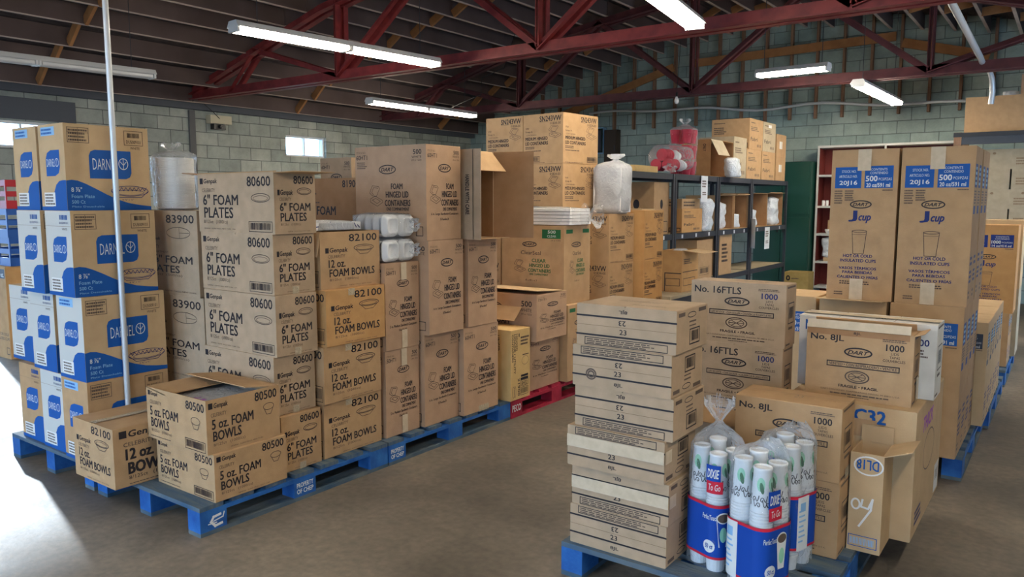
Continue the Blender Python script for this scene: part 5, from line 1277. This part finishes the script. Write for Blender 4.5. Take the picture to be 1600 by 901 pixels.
mb = MB(); mb.lathe([(.12, 0), (.12, .12), (.10, .2), (.05, .26), (.0, .28)], (0, 0, 0), 'pipe_grey', 20, top=False); mb.build('dome', t)
mb = MB(); mb.lathe([(.012, .275), (.02, .295), (.012, .31)], (0, 0, 0), 'pipe_grey', 10); mb.build('knob', t)
carton((-2.87, 13.56), .17, .2, .33, 1.44 + .036, 'small white carton beside the dome cover on the bookcase', None, 0, 'white_board')
for j, x in enumerate((-3.42, -3.36)):
    mb = MB(); mb.lathe([(.022, 0), (.026, .07), (.022, .075), (.024, .09)], (0, 0, 0), 'foam_white', 12); tag(mb.build('small_jar', None, (x, 13.58, 1.4755)), ('outer' if j == 0 else 'inner') + ' small white jar at the bookcase shelf edge', 'jar')
o = carton((-2.72, 13.56), .66, .27, .06, .52 + .036, 'shallow tray carton holding bagged lids on a low bookcase shelf', None, 0, 'kraft_pale')
mb = MB(); lump(mb, (0, 0, 0), .30, .12, .34, 'film_lids', 91, .04, 30, 14, 9); tag(mb.build('lid_bag', None, (-3.12, 13.66, .6165)), 'wide bag of clear lids on the low bookcase shelf', 'bag of lids')
carton((-3.44, 12.93), .38, .33, .40, 0, 'olive brown carton on the floor before the green cupboard', None, 0, 'kraft_olive', lambda f: (f.E(.16, .25, .06, .08, .02), f.W_(.3, .22, .6, .3, 1)))
# pallet rack with pale cartons
t = empty('storage_rack', (-.55, 12.45, 0)); tag(t, 'brown timber rack holding pale cartons, a big brown carton on top', 'storage rack')
for x in (-.79, .95):
    for y in (-.42, .42):
        mb = MB(); mb.box(x - .045, x + .045, y - .045, y + .045, 0, 2.46, 'stud_wood'); mb.build('post', t)
for z in (1.13, 2.40):
    mb = MB(); mb.box(-.84, 1.0, -.47, .47, z, z + .055, 'black_plastic' if z > 2 else 'stud_wood'); mb.build('shelf', t)
mb = MB(); mb.box(-.80, .96, -.46, -.42, 2.30, 2.40, 'dark_metal'); mb.build('beam', t)
gr = 'pale cartons stacked on the timber rack'
rx_ = (-.735, -.225)
for c in range(2):
    for r in range(4):
        carton((rx_[c] + .01 * ((r * 3 + c) % 2), 12.2), .50, .40, .262, 1.1855 + .2625 * r, ('lowest', 'second', 'third', 'topmost')[r] + ' pale carton on the timber rack in the ' + ('column by the rack post' if c == 0 else 'outer column'), gr, 0, 'kraft_stone', (lambda s_: lambda f: (f.D(.3 + .3 * (s_ % 2), .2, .04, .06, 'ink_faint'), f.W_(.1, .4, .4, .8, 3, 'ink_faint', s_)))(r + c))
carton((-.20, 12.05), 1.08, .70, .46, 2.4555, 'big plain brown carton lying on top of the timber rack', None, 0, 'kraft')
carton((-.22, 12.2), .46, .36, .27, 2.9165, 'pale mauve carton on the big brown one, under the roof', None, 0, 'kraft_rose')
mb = MB(); lump(mb, (0, 0, 0), .09, .12, .08, 'film_milky', 95, .02, 24, 8, 9); tag(mb.build('film_bag', None, (-.80, 12.35, 2.9165)), 'crumpled white film lying on the big brown carton of the rack', 'film bag')

# ================================================================ BY THE DOORWAY
carton((-8.42, 3.2), .42, .45, .92, 0, 'tall cup carton with dark panel on the sunlit floor by the doorway', None, 0, 'kraft_orange', lambda f: (f.R(.05, .03, .95, .13, 'print_slate'), f.T('24 oz.', .55, .06, .9, .115, 'print_white', .01), f.T('HOT OR COLD', .3, .72, .95, .75, 'ink'), f.T('INSULATED CUPS', .2, .77, .98, .80, 'ink'), f.O(.8, .88, .95, .95, .006)), lambda f: None)
def crate(loc, mat, label):
    t = empty('plastic_crate', loc); tag(t, label, 'crate', 'plastic crates by the doorway')
    mb = MB(); mb.box(-.25, .25, -.19, .19, 0, .02, mat)
    for z0, z1 in ((.02, .08), (.12, .17), (.22, .28)):
        mb.box(-.25, .25, -.19, -.17, z0, z1, mat); mb.box(-.25, .25, .17, .19, z0, z1, mat); mb.box(-.25, -.23, -.17, .17, z0, z1, mat); mb.box(.23, .25, -.17, .17, z0, z1, mat)
    for x in (-.24, 0, .24):
        for y in (-.185, .185): mb.box(x - .012, x + .012, y - .006, y + .006, .02, .28, mat)
    mb.build('body', t)
    for sx in (-1, 1):
        mb = MB(); a, b_ = sorted((sx * .251, sx * .262)); mb.box(a, b_, -.07, .07, .235, .275, mat); mb.build('handle', t)
crate((-8.66, 3.44, .9205), 'crate_blue', 'lower blue plastic crate on the tall cup carton by the doorway')
crate((-8.65, 3.43, 1.2010), 'crate_blue', 'upper blue plastic crate under the red one by the doorway')
crate((-8.66, 3.44, 1.4815), 'crate_red', 'red plastic crate on the two blue ones by the doorway')
